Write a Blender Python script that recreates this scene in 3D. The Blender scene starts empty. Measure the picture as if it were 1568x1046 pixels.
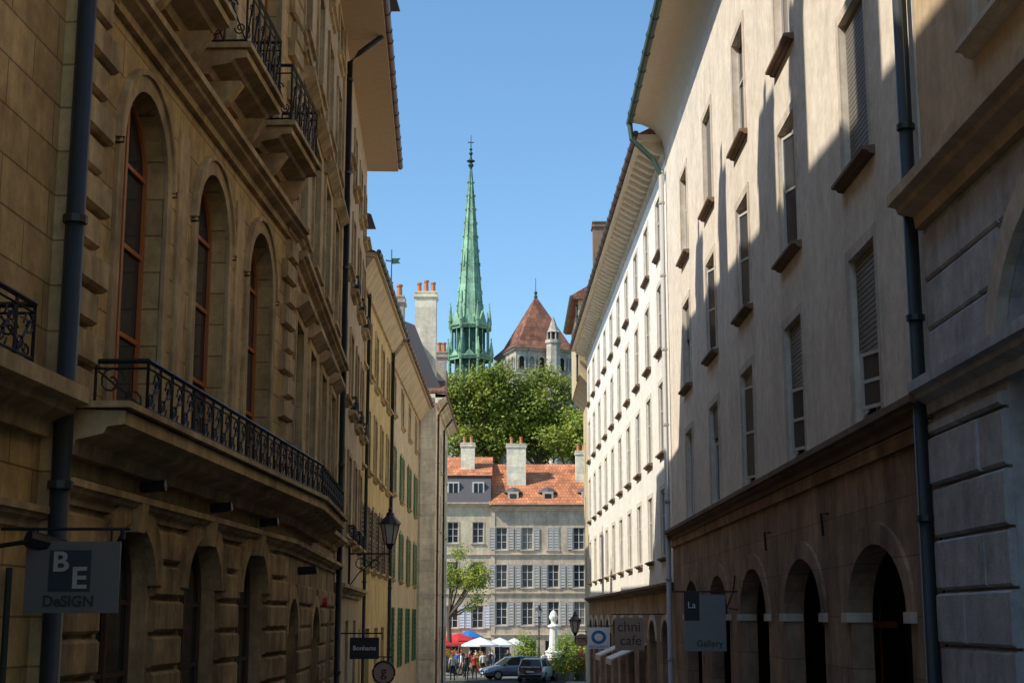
import bpy, math, random
import numpy as np
from mathutils import Vector, Matrix
random.seed(7); np.random.seed(7)
sc = bpy.context.scene
COL = sc.collection
SUN = Vector((-1.0,-0.45,1.15)).normalized()

# ------------------------------------------------------------ materials
MATS={}
def _new(name):
    m=bpy.data.materials.new(name); m.use_nodes=True
    nt=m.node_tree; b=nt.nodes['Principled BSDF']; MATS[name]=m
    return m,nt,b
def flat(name,col,rough=.6,metal=0,spec=.5,var=.12,scale=6):
    m,nt,b=_new(name); N=nt.nodes; L=nt.links
    tc=N.new('ShaderNodeTexCoord'); nz=N.new('ShaderNodeTexNoise'); nz.inputs['Scale'].default_value=scale; nz.inputs['Detail'].default_value=3
    L.new(tc.outputs['Object'],nz.inputs['Vector'])
    mx=N.new('ShaderNodeMix'); mx.data_type='RGBA'
    mx.inputs[6].default_value=(*[c*(1-var) for c in col],1); mx.inputs[7].default_value=(*[min(1,c*(1+var)) for c in col],1)
    L.new(nz.outputs['Fac'],mx.inputs[0]); L.new(mx.outputs[2],b.inputs['Base Color'])
    b.inputs['Roughness'].default_value=rough; b.inputs['Metallic'].default_value=metal
    b.inputs['Specular IOR Level'].default_value=spec
    return m
def stone(name,col,var=.25,blocks=None,mortar=.55,bump=.25,streak=.35,stain=None,rough=.9,fine=.15,bv=.12):
    m,nt,b=_new(name); N=nt.nodes; L=nt.links
    tc=N.new('ShaderNodeTexCoord'); sp=N.new('ShaderNodeSeparateXYZ'); L.new(tc.outputs['Object'],sp.inputs[0])
    ad=N.new('ShaderNodeMath'); ad.operation='ADD'; L.new(sp.outputs['X'],ad.inputs[0]); L.new(sp.outputs['Y'],ad.inputs[1])
    cb=N.new('ShaderNodeCombineXYZ'); L.new(ad.outputs[0],cb.inputs['X']); L.new(sp.outputs['Z'],cb.inputs['Y'])
    def noise(vec,scale,detail=4,rough_=.6):
        n=N.new('ShaderNodeTexNoise'); n.inputs['Scale'].default_value=scale; n.inputs['Detail'].default_value=detail; n.inputs['Roughness'].default_value=rough_
        L.new(vec,n.inputs['Vector']); return n.outputs['Fac']
    def ramp(f,a,b_,c0,c1):
        r=N.new('ShaderNodeMapRange'); r.inputs['From Min'].default_value=a; r.inputs['From Max'].default_value=b_; r.inputs['To Min'].default_value=c0; r.inputs['To Max'].default_value=c1
        L.new(f,r.inputs['Value']); return r.outputs[0]
    def mul(a,c):
        n=N.new('ShaderNodeMath'); n.operation='MULTIPLY'; L.new(a,n.inputs[0]); L.new(c,n.inputs[1]); return n.outputs[0]
    big=ramp(noise(tc.outputs['Object'],.55),.3,.7,1-var,1+var*.6)
    med=ramp(noise(tc.outputs['Object'],4.5,6,.7),.3,.7,1-fine,1+fine)
    mp=N.new('ShaderNodeMapping'); mp.inputs['Scale'].default_value=(1.9,.28,1); L.new(cb.outputs[0],mp.inputs['Vector'])
    stk=ramp(noise(mp.outputs[0],1.0,6,.7),.40,.60,1-streak,1.0)
    f=mul(mul(big,med),stk)
    h=noise(tc.outputs['Object'],18,5,.7)
    if blocks:
        br=N.new('ShaderNodeTexBrick'); L.new(cb.outputs[0],br.inputs['Vector'])
        br.inputs['Scale'].default_value=1; br.inputs['Brick Width'].default_value=blocks[0]; br.inputs['Row Height'].default_value=blocks[1]
        br.inputs['Mortar Size'].default_value=.012; br.inputs['Mortar Smooth'].default_value=.3
        br.inputs['Color1'].default_value=(1-bv,)*3+(1,); br.inputs['Color2'].default_value=(1+bv,)*3+(1,); br.inputs['Mortar'].default_value=(mortar,)*3+(1,)
        f=mul(f,br.outputs['Color'])
        hm=N.new('ShaderNodeMath'); hm.operation='MULTIPLY_ADD'; L.new(br.outputs['Fac'],hm.inputs[0]); hm.inputs[1].default_value=-1.5; L.new(h,hm.inputs[2]); h=hm.outputs[0]
    vm=N.new('ShaderNodeVectorMath'); vm.operation='SCALE'; L.new(f,vm.inputs['Scale'])
    c2=stain or tuple(c*.8 for c in col)
    mx=N.new('ShaderNodeMix'); mx.data_type='RGBA'; mx.inputs[6].default_value=(*col,1); mx.inputs[7].default_value=(*c2,1)
    L.new(ramp(noise(tc.outputs['Object'],1.3,5,.65),.45,.7,0,1),mx.inputs[0])
    L.new(mx.outputs[2],vm.inputs[0]); L.new(vm.outputs[0],b.inputs['Base Color'])
    bp=N.new('ShaderNodeBump'); bp.inputs['Strength'].default_value=bump; bp.inputs['Distance'].default_value=.02; L.new(h,bp.inputs['Height']); L.new(bp.outputs[0],b.inputs['Normal'])
    b.inputs['Roughness'].default_value=rough; b.inputs['Specular IOR Level'].default_value=.2
    return m
def glassm(name,col=(.015,.018,.022),rough=.06):
    m,nt,b=_new(name); N=nt.nodes; L=nt.links
    tc=N.new('ShaderNodeTexCoord'); nz=N.new('ShaderNodeTexNoise'); nz.inputs['Scale'].default_value=.9; nz.inputs['Detail'].default_value=1
    L.new(tc.outputs['Object'],nz.inputs['Vector'])
    bp=N.new('ShaderNodeBump'); bp.inputs['Strength'].default_value=.12; bp.inputs['Distance'].default_value=.05
    L.new(nz.outputs['Fac'],bp.inputs['Height']); L.new(bp.outputs[0],b.inputs['Normal'])
    n2=N.new('ShaderNodeTexNoise'); n2.inputs['Scale'].default_value=.8; L.new(tc.outputs['Object'],n2.inputs['Vector'])
    mx=N.new('ShaderNodeMix'); mx.data_type='RGBA'; mx.inputs[6].default_value=(*col,1); mx.inputs[7].default_value=(*[c*2.5 for c in col],1); L.new(n2.outputs['Fac'],mx.inputs[0]); L.new(mx.outputs[2],b.inputs['Base Color'])
    b.inputs['Roughness'].default_value=rough; b.inputs['Specular IOR Level'].default_value=.4
    return m
def tiles(name,c1,c2,row=.35,w=.22,bump=.6):
    m,nt,b=_new(name); N=nt.nodes; L=nt.links
    tc=N.new('ShaderNodeTexCoord'); sp=N.new('ShaderNodeSeparateXYZ'); L.new(tc.outputs['Object'],sp.inputs[0])
    cb=N.new('ShaderNodeCombineXYZ'); L.new(sp.outputs['X'],cb.inputs['X']); L.new(sp.outputs['Z'],cb.inputs['Y'])
    br=N.new('ShaderNodeTexBrick'); L.new(cb.outputs[0],br.inputs['Vector']); br.inputs['Scale'].default_value=1
    br.inputs['Brick Width'].default_value=w; br.inputs['Row Height'].default_value=row; br.inputs['Mortar Size'].default_value=.02
    br.inputs['Color1'].default_value=(*c1,1); br.inputs['Color2'].default_value=(*c2,1); br.inputs['Mortar'].default_value=(*[c*.45 for c in c1],1)
    nz=N.new('ShaderNodeTexNoise'); nz.inputs['Scale'].default_value=.8; nz.inputs['Detail'].default_value=6; L.new(tc.outputs['Object'],nz.inputs['Vector'])
    r=N.new('ShaderNodeMapRange'); r.inputs['From Min'].default_value=.3; r.inputs['From Max'].default_value=.7; r.inputs['To Min'].default_value=.6; r.inputs['To Max'].default_value=1.25; L.new(nz.outputs['Fac'],r.inputs['Value'])
    vm=N.new('ShaderNodeVectorMath'); vm.operation='SCALE'; L.new(br.outputs['Color'],vm.inputs[0]); L.new(r.outputs[0],vm.inputs['Scale']); L.new(vm.outputs[0],b.inputs['Base Color'])
    bp=N.new('ShaderNodeBump'); bp.inputs['Strength'].default_value=bump; bp.inputs['Distance'].default_value=.04; bp.invert=True; L.new(br.outputs['Fac'],bp.inputs['Height']); L.new(bp.outputs[0],b.inputs['Normal'])
    b.inputs['Roughness'].default_value=.85
    return m
def leafm(name,c1,c2):
    m,nt,b=_new(name); N=nt.nodes; L=nt.links
    g=N.new('ShaderNodeNewGeometry'); tc=N.new('ShaderNodeTexCoord'); nz=N.new('ShaderNodeTexNoise'); nz.inputs['Scale'].default_value=.7; L.new(tc.outputs['Object'],nz.inputs['Vector'])
    ad=N.new('ShaderNodeMath'); ad.operation='MULTIPLY_ADD'; L.new(g.outputs['Random Per Island'],ad.inputs[0]); ad.inputs[1].default_value=.6
    mr=N.new('ShaderNodeMapRange'); mr.inputs['From Min'].default_value=.35; mr.inputs['From Max'].default_value=.65; mr.inputs['To Min'].default_value=0; mr.inputs['To Max'].default_value=.45; L.new(nz.outputs['Fac'],mr.inputs['Value']); L.new(mr.outputs[0],ad.inputs[2])
    mx=N.new('ShaderNodeMix'); mx.data_type='RGBA'; mx.inputs[6].default_value=(*c1,1); mx.inputs[7].default_value=(*c2,1); L.new(ad.outputs[0],mx.inputs[0]); L.new(mx.outputs[2],b.inputs['Base Color'])
    b.inputs['Roughness'].default_value=.6
    tr=N.new('ShaderNodeBsdfTranslucent'); L.new(mx.outputs[2],tr.inputs['Color']); ms=N.new('ShaderNodeMixShader'); ms.inputs[0].default_value=.35
    L.new(b.outputs[0],ms.inputs[1]); L.new(tr.outputs[0],ms.inputs[2]); L.new(ms.outputs[0],N['Material Output'].inputs['Surface'])
    return m

stone('gold',(.66,.455,.2),.2,(1.15,.42),.5,.35,.28,(.47,.31,.14),fine=.22)
stone('gold_rust',(.54,.38,.19),.32,None,.6,.45,.45,(.26,.175,.1),fine=.24)
stone('gold_trim',(.66,.475,.24),.22,None,.6,.25,.38,(.4,.27,.14),fine=.2)
stone('gold2',(.62,.46,.26),.18,(1.2,.45),.7,.2,.25,(.5,.36,.19))
stone('tan',(.62,.47,.3),.12,None,.6,.15,.22)
stone('mustard',(.72,.52,.22),.12,None,.6,.12,.22)
stone('beige',(.7,.54,.33),.1,None,.6,.1,.2)
stone('cream',(.9,.8,.6),.08,(1.4,.6),.8,.12,.18)
stone('r_plaster',(.86,.755,.62),.09,None,.6,.15,.1,(.77,.66,.53))
stone('r_trim',(.72,.61,.49),.1,None,.6,.15,.15)
stone('r_brown',(.47,.31,.2),.22,(1.5,.75),.7,.3,.32,(.3,.195,.125))
stone('r_sill',(.28,.19,.13),.2,None,.6,.2,.2)
stone('white',(.9,.86,.78),.05,None,.6,.06,.08,(.86,.8,.71))
stone('white_trim',(.78,.7,.57),.1,None,.6,.1,.15)
stone('grey_block',(.6,.59,.6),.14,None,.6,.5,.22,(.45,.44,.45),fine=.2)
stone('beige2',(.7,.52,.33),.1,None,.6,.12,.15)
stone('p_grey',(.6,.48,.35),.12,None,.6,.1,.28)
stone('p_yel',(.68,.57,.39),.12,None,.6,.1,.25)
stone('p_trim',(.64,.53,.4),.1,None,.6,.1,.2)
stone('cath',(.6,.53,.43),.2,(1.2,.6),.75,.3,.35)
stone('cath_grey',(.36,.37,.39),.2,(1.2,.6),.75,.3,.35)
stone('chim',(.66,.56,.45),.2,None,.6,.2,.3)
stone('patina',(.36,.58,.38),.2,(2.5,.9),.7,.3,.45,(.24,.44,.3),.6)
stone('patina_dk',(.06,.14,.11),.3,None,.6,.3,.5,(.03,.08,.06),.6)
stone('asphalt',(.06,.058,.056),.2,None,.6,.4,.1)
stone('pave',(.26,.23,.2),.2,(.5,.25),.6,.3,.1)
stone('kerb',(.36,.33,.3),.2,(1.0,2),.6,.3,.1)
stone('earth',(.12,.12,.08),.3,None,.6,.3,.1)
tiles('orange',(.64,.24,.1),(.44,.15,.06),.3,.3)
tiles('browntile',(.33,.13,.07),(.13,.06,.04),.8,.7,.5)
tiles('redtile',(.32,.14,.085),(.22,.1,.065),.3,.25)
flat('slate',(.09,.08,.08),.6); flat('iron',(.012,.012,.014),.45); flat('pipe',(.025,.03,.027),.5)
flat('pipe_red',(.16,.055,.035),.5); flat('pipe_grey',(.45,.43,.4),.5); flat('soffit',(.6,.42,.25),.8); flat('soffit_w',(.78,.65,.48),.8)
flat('gutter_br',(.14,.065,.04),.45); flat('gutter_gr',(.05,.09,.075),.5)
flat('wood_or',(.46,.15,.035),.5); flat('wood_dk',(.08,.045,.03),.5); flat('frame_w',(.58,.54,.49),.5); flat('frame_g',(.25,.24,.22),.5)
flat('blind',(.2,.18,.15),.6); flat('shut_green',(.05,.18,.065),.6); flat('shut_grey',(.42,.39,.35),.6); flat('shut_blue',(.6,.61,.66),.6)
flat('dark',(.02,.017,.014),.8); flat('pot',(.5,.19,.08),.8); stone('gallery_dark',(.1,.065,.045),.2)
flat('sign_grey',(.12,.11,.095),.4); flat('sign_be',(.34,.3,.25),.4); flat('sign_lt',(.26,.26,.265),.4); flat('black',(.015,.015,.016),.35); flat('teal',(.01,.022,.028),.4); flat('sign_white',(.75,.78,.82),.4); flat('blue',(.02,.16,.45),.4); flat('pinkish',(.42,.3,.24),.5)
flat('txt_w',(.8,.8,.78),.5); flat('red',(.55,.03,.03),.5); flat('canvas',(.75,.72,.68),.8); flat('bark',(.09,.065,.045),.9)
flat('carpaint',(.2,.26,.33),.25,.4,.5,.03); flat('carpaint3',(.6,.62,.64),.25,.2,.5,.03); flat('carpaint2',(.05,.05,.055),.25,.5,.5,.03); flat('rubber',(.015,.015,.015),.8); flat('alloy',(.5,.5,.5),.3,.8); flat('skin',(.5,.3,.21),.6); flat('hair',(.05,.03,.02),.7)
flat('hlight',(.75,.75,.78),.15); flat('tlight',(.45,.01,.01),.2)
glassm('glass'); glassm('glass_r',(.03,.032,.035),.1); glassm('glass_cur',(.1,.09,.075),.12); glassm('lampglass',(.3,.29,.26),.15)
leafm('leaf',(.07,.13,.015),(.42,.45,.05)); leafm('leaf2',(.09,.16,.02),(.45,.48,.06)); leafm('bushleaf',(.1,.19,.025),(.38,.48,.05))
flat('fl_red',(.75,.05,.03),.6); flat('fl_yel',(.9,.65,.05),.6)

# ------------------------------------------------------------ builder
class B:
    def __init__(s,name,loc=None):
        s.name=name; s.d={}; s.smooth=set()
        s.e=bpy.data.objects.new(name,None); COL.objects.link(s.e)
    def add(s,part,mat,vs,fs):
        k=(part,mat); V,F=s.d.setdefault(k,([],[])); o=len(V); V.extend([tuple(v) for v in vs]); F.extend([tuple(i+o for i in f) for f in fs])
    def finish(s):
        for (p,m),(V,F) in s.d.items():
            me=bpy.data.meshes.new(p); me.from_pydata(V,[],F); me.materials.append(MATS[m]); me.update()
            if p in s.smooth: me.polygons.foreach_set('use_smooth',[True]*len(me.polygons))
            o=bpy.data.objects.new(p,me); COL.objects.link(o); o.parent=s.e
        return s.e
class Fr:
    def __init__(s,x,y,tx,ty,right=False,z=0):
        l=math.hypot(tx,ty); tx/=l; ty/=l
        s.o=(x,y,z); s.t=(tx,ty); s.n=(-ty,tx) if right else (ty,-tx)
    def __call__(s,a,d,z):
        return (s.o[0]+s.t[0]*a+s.n[0]*d, s.o[1]+s.t[1]*a+s.n[1]*d, s.o[2]+z)
W=Fr(0,0,1,0); W.n=(0,1)
def box(b,p,m,F,a0,a1,d0,d1,z0,z1):
    vs=[F(a,d,z) for z in (z0,z1) for d in (d0,d1) for a in (a0,a1)]
    b.add(p,m,vs,[(0,1,3,2),(4,5,7,6),(0,1,5,4),(2,3,7,6),(0,2,6,4),(1,3,7,5)])
def prism(b,p,m,F,a0,a1,prof):
    n=len(prof); vs=[F(a0,d,z) for d,z in prof]+[F(a1,d,z) for d,z in prof]
    b.add(p,m,vs,[(i,(i+1)%n,(i+1)%n+n,i+n) for i in range(n)]+[tuple(range(n)),tuple(range(n,2*n))])
def tube(b,p,m,pts,r,n=5):
    pts=[Vector(q) for q in pts]; rs=r if isinstance(r,(list,tuple)) else [r]*len(pts)
    vs=[];fs=[]
    for i,q in enumerate(pts):
        t=(pts[min(i+1,len(pts)-1)]-pts[max(i-1,0)])
        if t.length<1e-9: t=Vector((0,0,1))
        t.normalize(); up=Vector((0,0,1)) if abs(t.z)<.9 else Vector((1,0,0)); u=t.cross(up).normalized(); v=t.cross(u)
        for k in range(n):
            a=2*math.pi*k/n; vs.append(q+(u*math.cos(a)+v*math.sin(a))*rs[i])
    for i in range(len(pts)-1):
        for k in range(n): fs.append((i*n+k,i*n+(k+1)%n,(i+1)*n+(k+1)%n,(i+1)*n+k))
    fs.append(tuple(range(n))); fs.append(tuple(range((len(pts)-1)*n,len(pts)*n)))
    b.add(p,m,vs,fs)
def lathe(b,p,m,c,prof,n=8,rot=0,sx=1,sy=1):
    vs=[];fs=[]
    for r,z in prof:
        for k in range(n):
            a=2*math.pi*k/n+rot; vs.append((c[0]+r*math.cos(a)*sx,c[1]+r*math.sin(a)*sy,c[2]+z))
    for i in range(len(prof)-1):
        for k in range(n): fs.append((i*n+k,i*n+(k+1)%n,(i+1)*n+(k+1)%n,(i+1)*n+k))
    fs.append(tuple(range(n))); fs.append(tuple(range((len(prof)-1)*n,len(prof)*n)))
    b.add(p,m,vs,fs)
def op(c,w,z0,z1,rise=0,depth=.28,**k):
    d=dict(s0=c-w/2,s1=c+w/2,z0=z0,z1=z1,rise=rise,depth=depth); d.update(k); return d
def arc(o,n=14,grow=0):
    c=(o['s0']+o['s1'])/2; rx=(o['s1']-o['s0'])/2+grow; rz=o['rise']+grow; zs=o['z1']-o['rise']
    return [(c-rx*math.cos(math.pi*i/n),zs+rz*math.sin(math.pi*i/n)) for i in range(n+1)]
def outline(o):
    if o['rise']: return [(o['s0'],o['z0'])]+arc(o)+[(o['s1'],o['z0'])]
    return [(o['s0'],o['z0']),(o['s0'],o['z1']),(o['s1'],o['z1']),(o['s1'],o['z0'])]
def facade(b,F,s0,s1,z0,z1,ops,mat,d=0,part='walls'):
    ss=sorted({s0,s1}|{v for o in ops for v in (o['s0'],o['s1']) if s0<v<s1}); zz=sorted({z0,z1}|{v for o in ops for v in (o['z0'],o['z1']) if z0<v<z1})
    for i in range(len(ss)-1):
        for j in range(len(zz)-1):
            cs=(ss[i]+ss[i+1])/2; cz=(zz[j]+zz[j+1])/2
            if any(o['s0']<cs<o['s1'] and o['z0']<cz<o['z1'] for o in ops): continue
            b.add(part,mat,[F(ss[i],d,zz[j]),F(ss[i+1],d,zz[j]),F(ss[i+1],d,zz[j+1]),F(ss[i],d,zz[j+1])],[(0,1,2,3)])
    for o in ops:
        if o['rise']:
            A=arc(o); h=len(A)//2
            for half,cor in ((A[:h+1],(o['s0'],o['z1'])),(A[h:],(o['s1'],o['z1']))):
                vs=[F(cor[0],d,cor[1])]+[F(s,d,z) for s,z in half]
                b.add(part,mat,vs,[(0,i,i+1) for i in range(1,len(half))])
        P=outline(o); D=o['depth']; n=len(P)
        vs=[F(s,d,z) for s,z in P]+[F(s,d-D,z) for s,z in P]
        b.add(part,o.get('jamb',mat),vs,[(i,(i+1)%n,(i+1)%n+n,i+n) for i in range(n)])
def archband(b,p,m,F,o,w,d0,d1,full=True):
    I=arc(o); O=arc(o,grow=w)
    if full: I=[(o['s0'],o['z0'])]+I+[(o['s1'],o['z0'])]; O=[(o['s0']-w,o['z0'])]+O+[(o['s1']+w,o['z0'])]
    n=len(I); vs=[F(s,d1,z) for s,z in I]+[F(s,d1,z) for s,z in O]+[F(s,d0,z) for s,z in I]+[F(s,d0,z) for s,z in O]
    fs=[]
    for i in range(n-1): fs+= [(i,i+1,n+i+1,n+i),(n+i,n+i+1,3*n+i+1,3*n+i),(i,i+1,2*n+i+1,2*n+i)]
    b.add(p,m,vs,fs)
def infill(b,F,o,frame='frame_w',glass='glass',d=0,mull=True,trans=(.62,),kind='win',fw=.06,blindfrac=0,open_=False):
    D=d-o['depth']+.01; P=outline(o)
    b.add('window_glass',glass,[F(s,D,z) for s,z in P],[tuple(range(len(P)))])
    s0,s1,z0,z1=o['s0'],o['s1'],o['z0'],o['z1']; e=.004
    zs=z1-o['rise']; T=.045
    box(b,'window_frames',frame,F,s0+e,s0+fw,D+.005,D+T,z0+e,zs-e); box(b,'window_frames',frame,F,s1-fw,s1-e,D+.005,D+T,z0+e,zs-e)
    box(b,'window_frames',frame,F,s0+fw,s1-fw,D+.005,D+T,z0+e,z0+fw+.03)
    if o['rise']:
        oo=dict(o); oo['s0']+=fw; oo['s1']-=fw; oo['rise']=max(.05,o['rise']-fw); oo['z1']=o['z1']-fw
        archband(b,'window_frames',frame,F,oo,fw-e,D+.005,D+T,False)
    else: box(b,'window_frames',frame,F,s0+fw,s1-fw,D+.005,D+T,z1-fw,z1-e)
    c=(s0+s1)/2
    if mull: box(b,'window_frames',frame,F,c-.035,c+.035,D+.006,D+T+.01,z0+fw,z1-fw)
    for t in trans:
        z=z0+(z1-z0)*t
        box(b,'window_frames',frame,F,s0+fw,c-.035,D+.004,D+T-.01,z-.025,z+.025); box(b,'window_frames',frame,F,c+.035,s1-fw,D+.004,D+T-.01,z-.025,z+.025)
    if blindfrac:
        zb=z1-(z1-z0)*blindfrac; z=z1-.01
        while z>zb:
            box(b,'roller_blind','blind',F,s0+.02,s1-.02,D+.06,D+.08,z-.07,z-.006); z-=.078
    if open_:
        for sg,sa in ((1,s0+.03),(-1,s1-.03)):
            w=(s1-s0)/2-.05; an=math.radians(16 if sg>0 else 8)
            def G(a,dd,zz,sa=sa,sg=sg,an=an): return F(sa+sg*(a*math.cos(an)+dd*math.sin(an)),D+.07+a*math.sin(an)-dd*math.cos(an),zz)
            zt=z1-(z1-z0)*max(blindfrac,.12)-.03
            for q in ((0,.06,z0+.08,zt),(w-.06,w,z0+.08,zt)): box(b,'open_casement',frame,G,q[0],q[1],0,.03,q[2],q[3])
            for zz in (z0+.08,(z0+zt)/2,zt-.06): box(b,'open_casement',frame,G,.06,w-.06,0,.03,zz,zz+.05)
            b.add('open_casement_glass','glass_r',[G(.06,.02,z0+.1),G(w-.06,.02,z0+.1),G(w-.06,.02,zt),G(.06,.02,zt)],[(0,1,2,3)])
def surround(b,F,o,mat,w=.14,pr=.05,d=0,sill=True,sillmat=None,sillpr=.14,sillh=.1,hood=None,sillx=.1):
    s0,s1,z0,z1=o['s0'],o['s1'],o['z0'],o['z1']; q=d-.01
    if o['rise']: archband(b,'window_surrounds',mat,F,o,w,q,d+pr)
    else:
        box(b,'window_surrounds',mat,F,s0-w,s0-.003,q,d+pr,z0,z1+w); box(b,'window_surrounds',mat,F,s1+.003,s1+w,q,d+pr,z0,z1+w)
        box(b,'window_surrounds',mat,F,s0-.003,s1+.003,q,d+pr-.003,z1+.003,z1+w)
    if sill: prism(b,'window_sills',sillmat or mat,F,s0-w-sillx+.05,s1+w+sillx-.05,[(q,z0-sillh*1.7),(d+sillpr*.45,z0-sillh*1.5),(d+sillpr*.6,z0-sillh),(d+sillpr,z0-sillh*.9),(d+sillpr,z0-.02),(q,z0-.003)])
    if hood:
        prism(b,'window_hoods',mat,F,s0-w-.1,s1+w+.1,[(q,z1+w+.003),(d+pr+.02,z1+w+.003),(d+hood,z1+w+.14),(d+hood,z1+w+.22),(q,z1+w+.3)])
def cornice(b,F,s0,s1,z,h,pr,mat,d=0,part='cornice'):
    prism(b,part,mat,F,s0,s1,[(d-.01,z),(d+pr*.25,z),(d+pr*.3,z+h*.3),(d+pr*.7,z+h*.45),(d+pr*.75,z+h*.6),(d+pr,z+h*.65),(d+pr,z+h*.95),(d-.01,z+h)])
def blk(b,mat,F,x,e,d,pr,z,zt,part='rusticated_blocks'):
    pr*=random.uniform(.8,1.2)
    prism(b,part,mat,F,x,e,[(d-.01,z),(d+pr*.6,z),(d+pr,z+.03),(d+pr,zt-.03),(d+pr*.6,zt),(d-.01,zt)])
def rustic(b,F,s0,s1,z0,z1,ops,mat,hh=.36,gap=.045,pr=.05,d=0,joint=0,marg=.0):
    z=z0;row=0
    while z<z1-.05:
        zt=min(z+hh,z1)
        segs=[(s0,s1)]
        for o in ops:
            if o['z0']<zt and z<o['z1']:
                a,c=o['s0']-marg,o['s1']+marg
                if o['rise'] and z>o['z1']-o['rise']:
                    rx=(c-a)/2; k=(z-(o['z1']-o['rise']))/o['rise']; w=rx*math.sqrt(max(0,1-k*k)); m=(a+c)/2; a,c=m-w,m+w
                ns=[]
                for u,v in segs:
                    if c<=u or a>=v: ns.append((u,v)); continue
                    if a>u: ns.append((u,a))
                    if c<v: ns.append((c,v))
                segs=ns
        for u,v in segs:
            if joint:
                x=u; first=True
                while x<v-.02:
                    st=joint*(.5 if (row%2 and first) else 1); e=min(x+st,v)
                    if v-e<joint*.25: e=v
                    blk(b,mat,F,x+.012,e-.012,d,pr,z,zt-gap); x=e; first=False
            elif v-u>.05: blk(b,mat,F,u+.004,v-.004,d,pr,z,zt-gap)
        z+=hh;row+=1
def quoins(b,F,s,z0,z1,mat,w1=.75,w2=.5,hh=.36,gap=.05,pr=.08,side=1,d=0):
    z=z0;i=0
    while z+hh<=z1:
        w=w1 if i%2 else w2
        a0,a1=(s,s+w) if side>0 else (s-w,s)
        blk(b,mat,F,a0,a1,d,pr,z,z+hh-gap,'quoins'); z+=hh;i+=1
def shutter(b,F,s0,s1,z0,z1,mat,d=0,slats=12):
    box(b,'shutters',mat,F,s0,s0+.06,d+.02,d+.07,z0,z1); box(b,'shutters',mat,F,s1-.06,s1,d+.02,d+.07,z0,z1)
    for z in (z0,(z0+z1)/2-.04,z1-.08): box(b,'shutters',mat,F,s0+.06,s1-.06,d+.02,d+.07,z,z+.08)
    h=(z1-z0)/slats
    for i in range(slats):
        z=z0+i*h; b.add('shutter_slats',mat,[F(s0+.06,d+.07,z),F(s1-.06,d+.07,z),F(s1-.06,d+.02,z+h*.95),F(s0+.06,d+.02,z+h*.95)],[(0,1,2,3)])
def railing(b,F,s0,s1,d,z0,h,end0=True,end1=True,depth=.5,unit=.42):
    def run(P,L):
        tube(b,'iron_railing','iron',[P(0,h),P(L,h)],.026,4); tube(b,'iron_railing','iron',[P(0,.05),P(L,.05)],.015,4)
        tube(b,'iron_railing','iron',[P(0,h*.86),P(L,h*.86)],.012,4)
        n=max(1,round(L/unit)); u=L/n
        for i in range(n+1): tube(b,'iron_railing','iron',[P(i*u,0),P(i*u,h)],.015,4)
        for i in range(n):
            for sg in (1,-1):
                pts=[]
                for k in range(13):
                    t=k/12; a=t*math.pi*2.6; r=u*.27*(1-t*.75)
                    pts.append(P(i*u+u/2+sg*(u*.2-r*math.cos(a)), h*.43+sg*(h*.18)+r*1.1*math.sin(a)*sg))
                tube(b,'iron_railing','iron',pts,.012,3)
            tube(b,'iron_railing','iron',[P(i*u+.02,h*.08),P(i*u+u/2,h*.45),P(i*u+u-.02,h*.82)],.012,3)
    run(lambda a,z:F(s0+a,d,z0+z),s1-s0)
    if end0: run(lambda a,z:F(s0,d-a,z0+z),depth)
    if end1: run(lambda a,z:F(s1,d-a,z0+z),depth)
def downpipe(b,F,s,d,z0,z1,r=.07,mat='pipe',top=None):
    pts=[F(s,d,z0),F(s,d,z1)]
    if top: pts+= [F(s,d+top*.3,z1+.25),F(s,d+top,z1+.7)]
    b.smooth.add('downpipe')
    tube(b,'downpipe',mat,pts,r,10)
    z=z0+1.5
    while z<z1: tube(b,'pipe_collars',mat,[F(s,d,z),F(s,d,z+.07)],r*1.3,10); z+=2.4
def chimney(b,x0,x1,y0,y1,z0,z1,pots=3,mat='chim'):
    box(b,'chimney',mat,W,x0,x1,y0,y1,z0,z1); box(b,'chimney_cap',mat,W,x0-.08,x1+.08,y0-.08,y1+.08,z1-.28,z1-.12); box(b,'chimney_cap',mat,W,x0-.05,x1+.05,y0-.05,y1+.05,z1+.002,z1+.08)
    for i in range(pots):
        cx=x0+(x1-x0)*(i+.5)/pots; h=random.uniform(.5,.8)
        lathe(b,'chimney_pots','pot',(cx,(y0+y1)/2,z1+.08),[(.15,0),(.12,h*.8),(.16,h*.85),(.16,h)],8)
def eave(b,F,s0,s1,z,ov,mat_s,mat_g,th=.15,roof='slate',rise=3,back=6,gut=.09,mod=0):
    box(b,'eave_soffit',mat_s,F,s0,s1,-.02,ov,z,z+th)
    prism(b,'roof',roof,F,s0,s1,[(ov+.02,z+th+.003),(-back,z+th+rise),(-2*back,z+th+.003)])
    b.smooth.add('gutter'); tube(b,'gutter',mat_g,[F(s0-.1,ov+.06,z+th),F(s1+.1,ov+.06,z+th)],gut,8)
    s=s0+.5
    while s<s1: tube(b,'gutter_brackets',mat_g,[F(s,ov+.06,z+th),F(s+.03,ov+.06,z+th)],gut*1.2,8); s+=1.1
    if mod:
        s=s0+.2
        while s<s1-.2:
            prism(b,'modillions',mat_s,F,s,s+.26,[(-.01,z-.42),(ov*.3,z-.38),(ov*.78,z-.14),(ov*.8,z-.003),(-.01,z-.003)]); s+=mod
def body(b,F,s0,s1,z0,z1,depth,mat):
    box(b,'side_walls',mat,F,s0,s1,-depth,-1.6,z0,z1)
    for s in (s0,s1): b.add('side_walls',mat,[F(s,0,z0),F(s,-1.6,z0),F(s,-1.6,z1),F(s,0,z1)],[(0,1,2,3)])
    b.add('side_walls',mat,[F(s0,0,z1),F(s1,0,z1),F(s1,-1.7,z1),F(s0,-1.7,z1)],[(0,1,2,3)])

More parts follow.
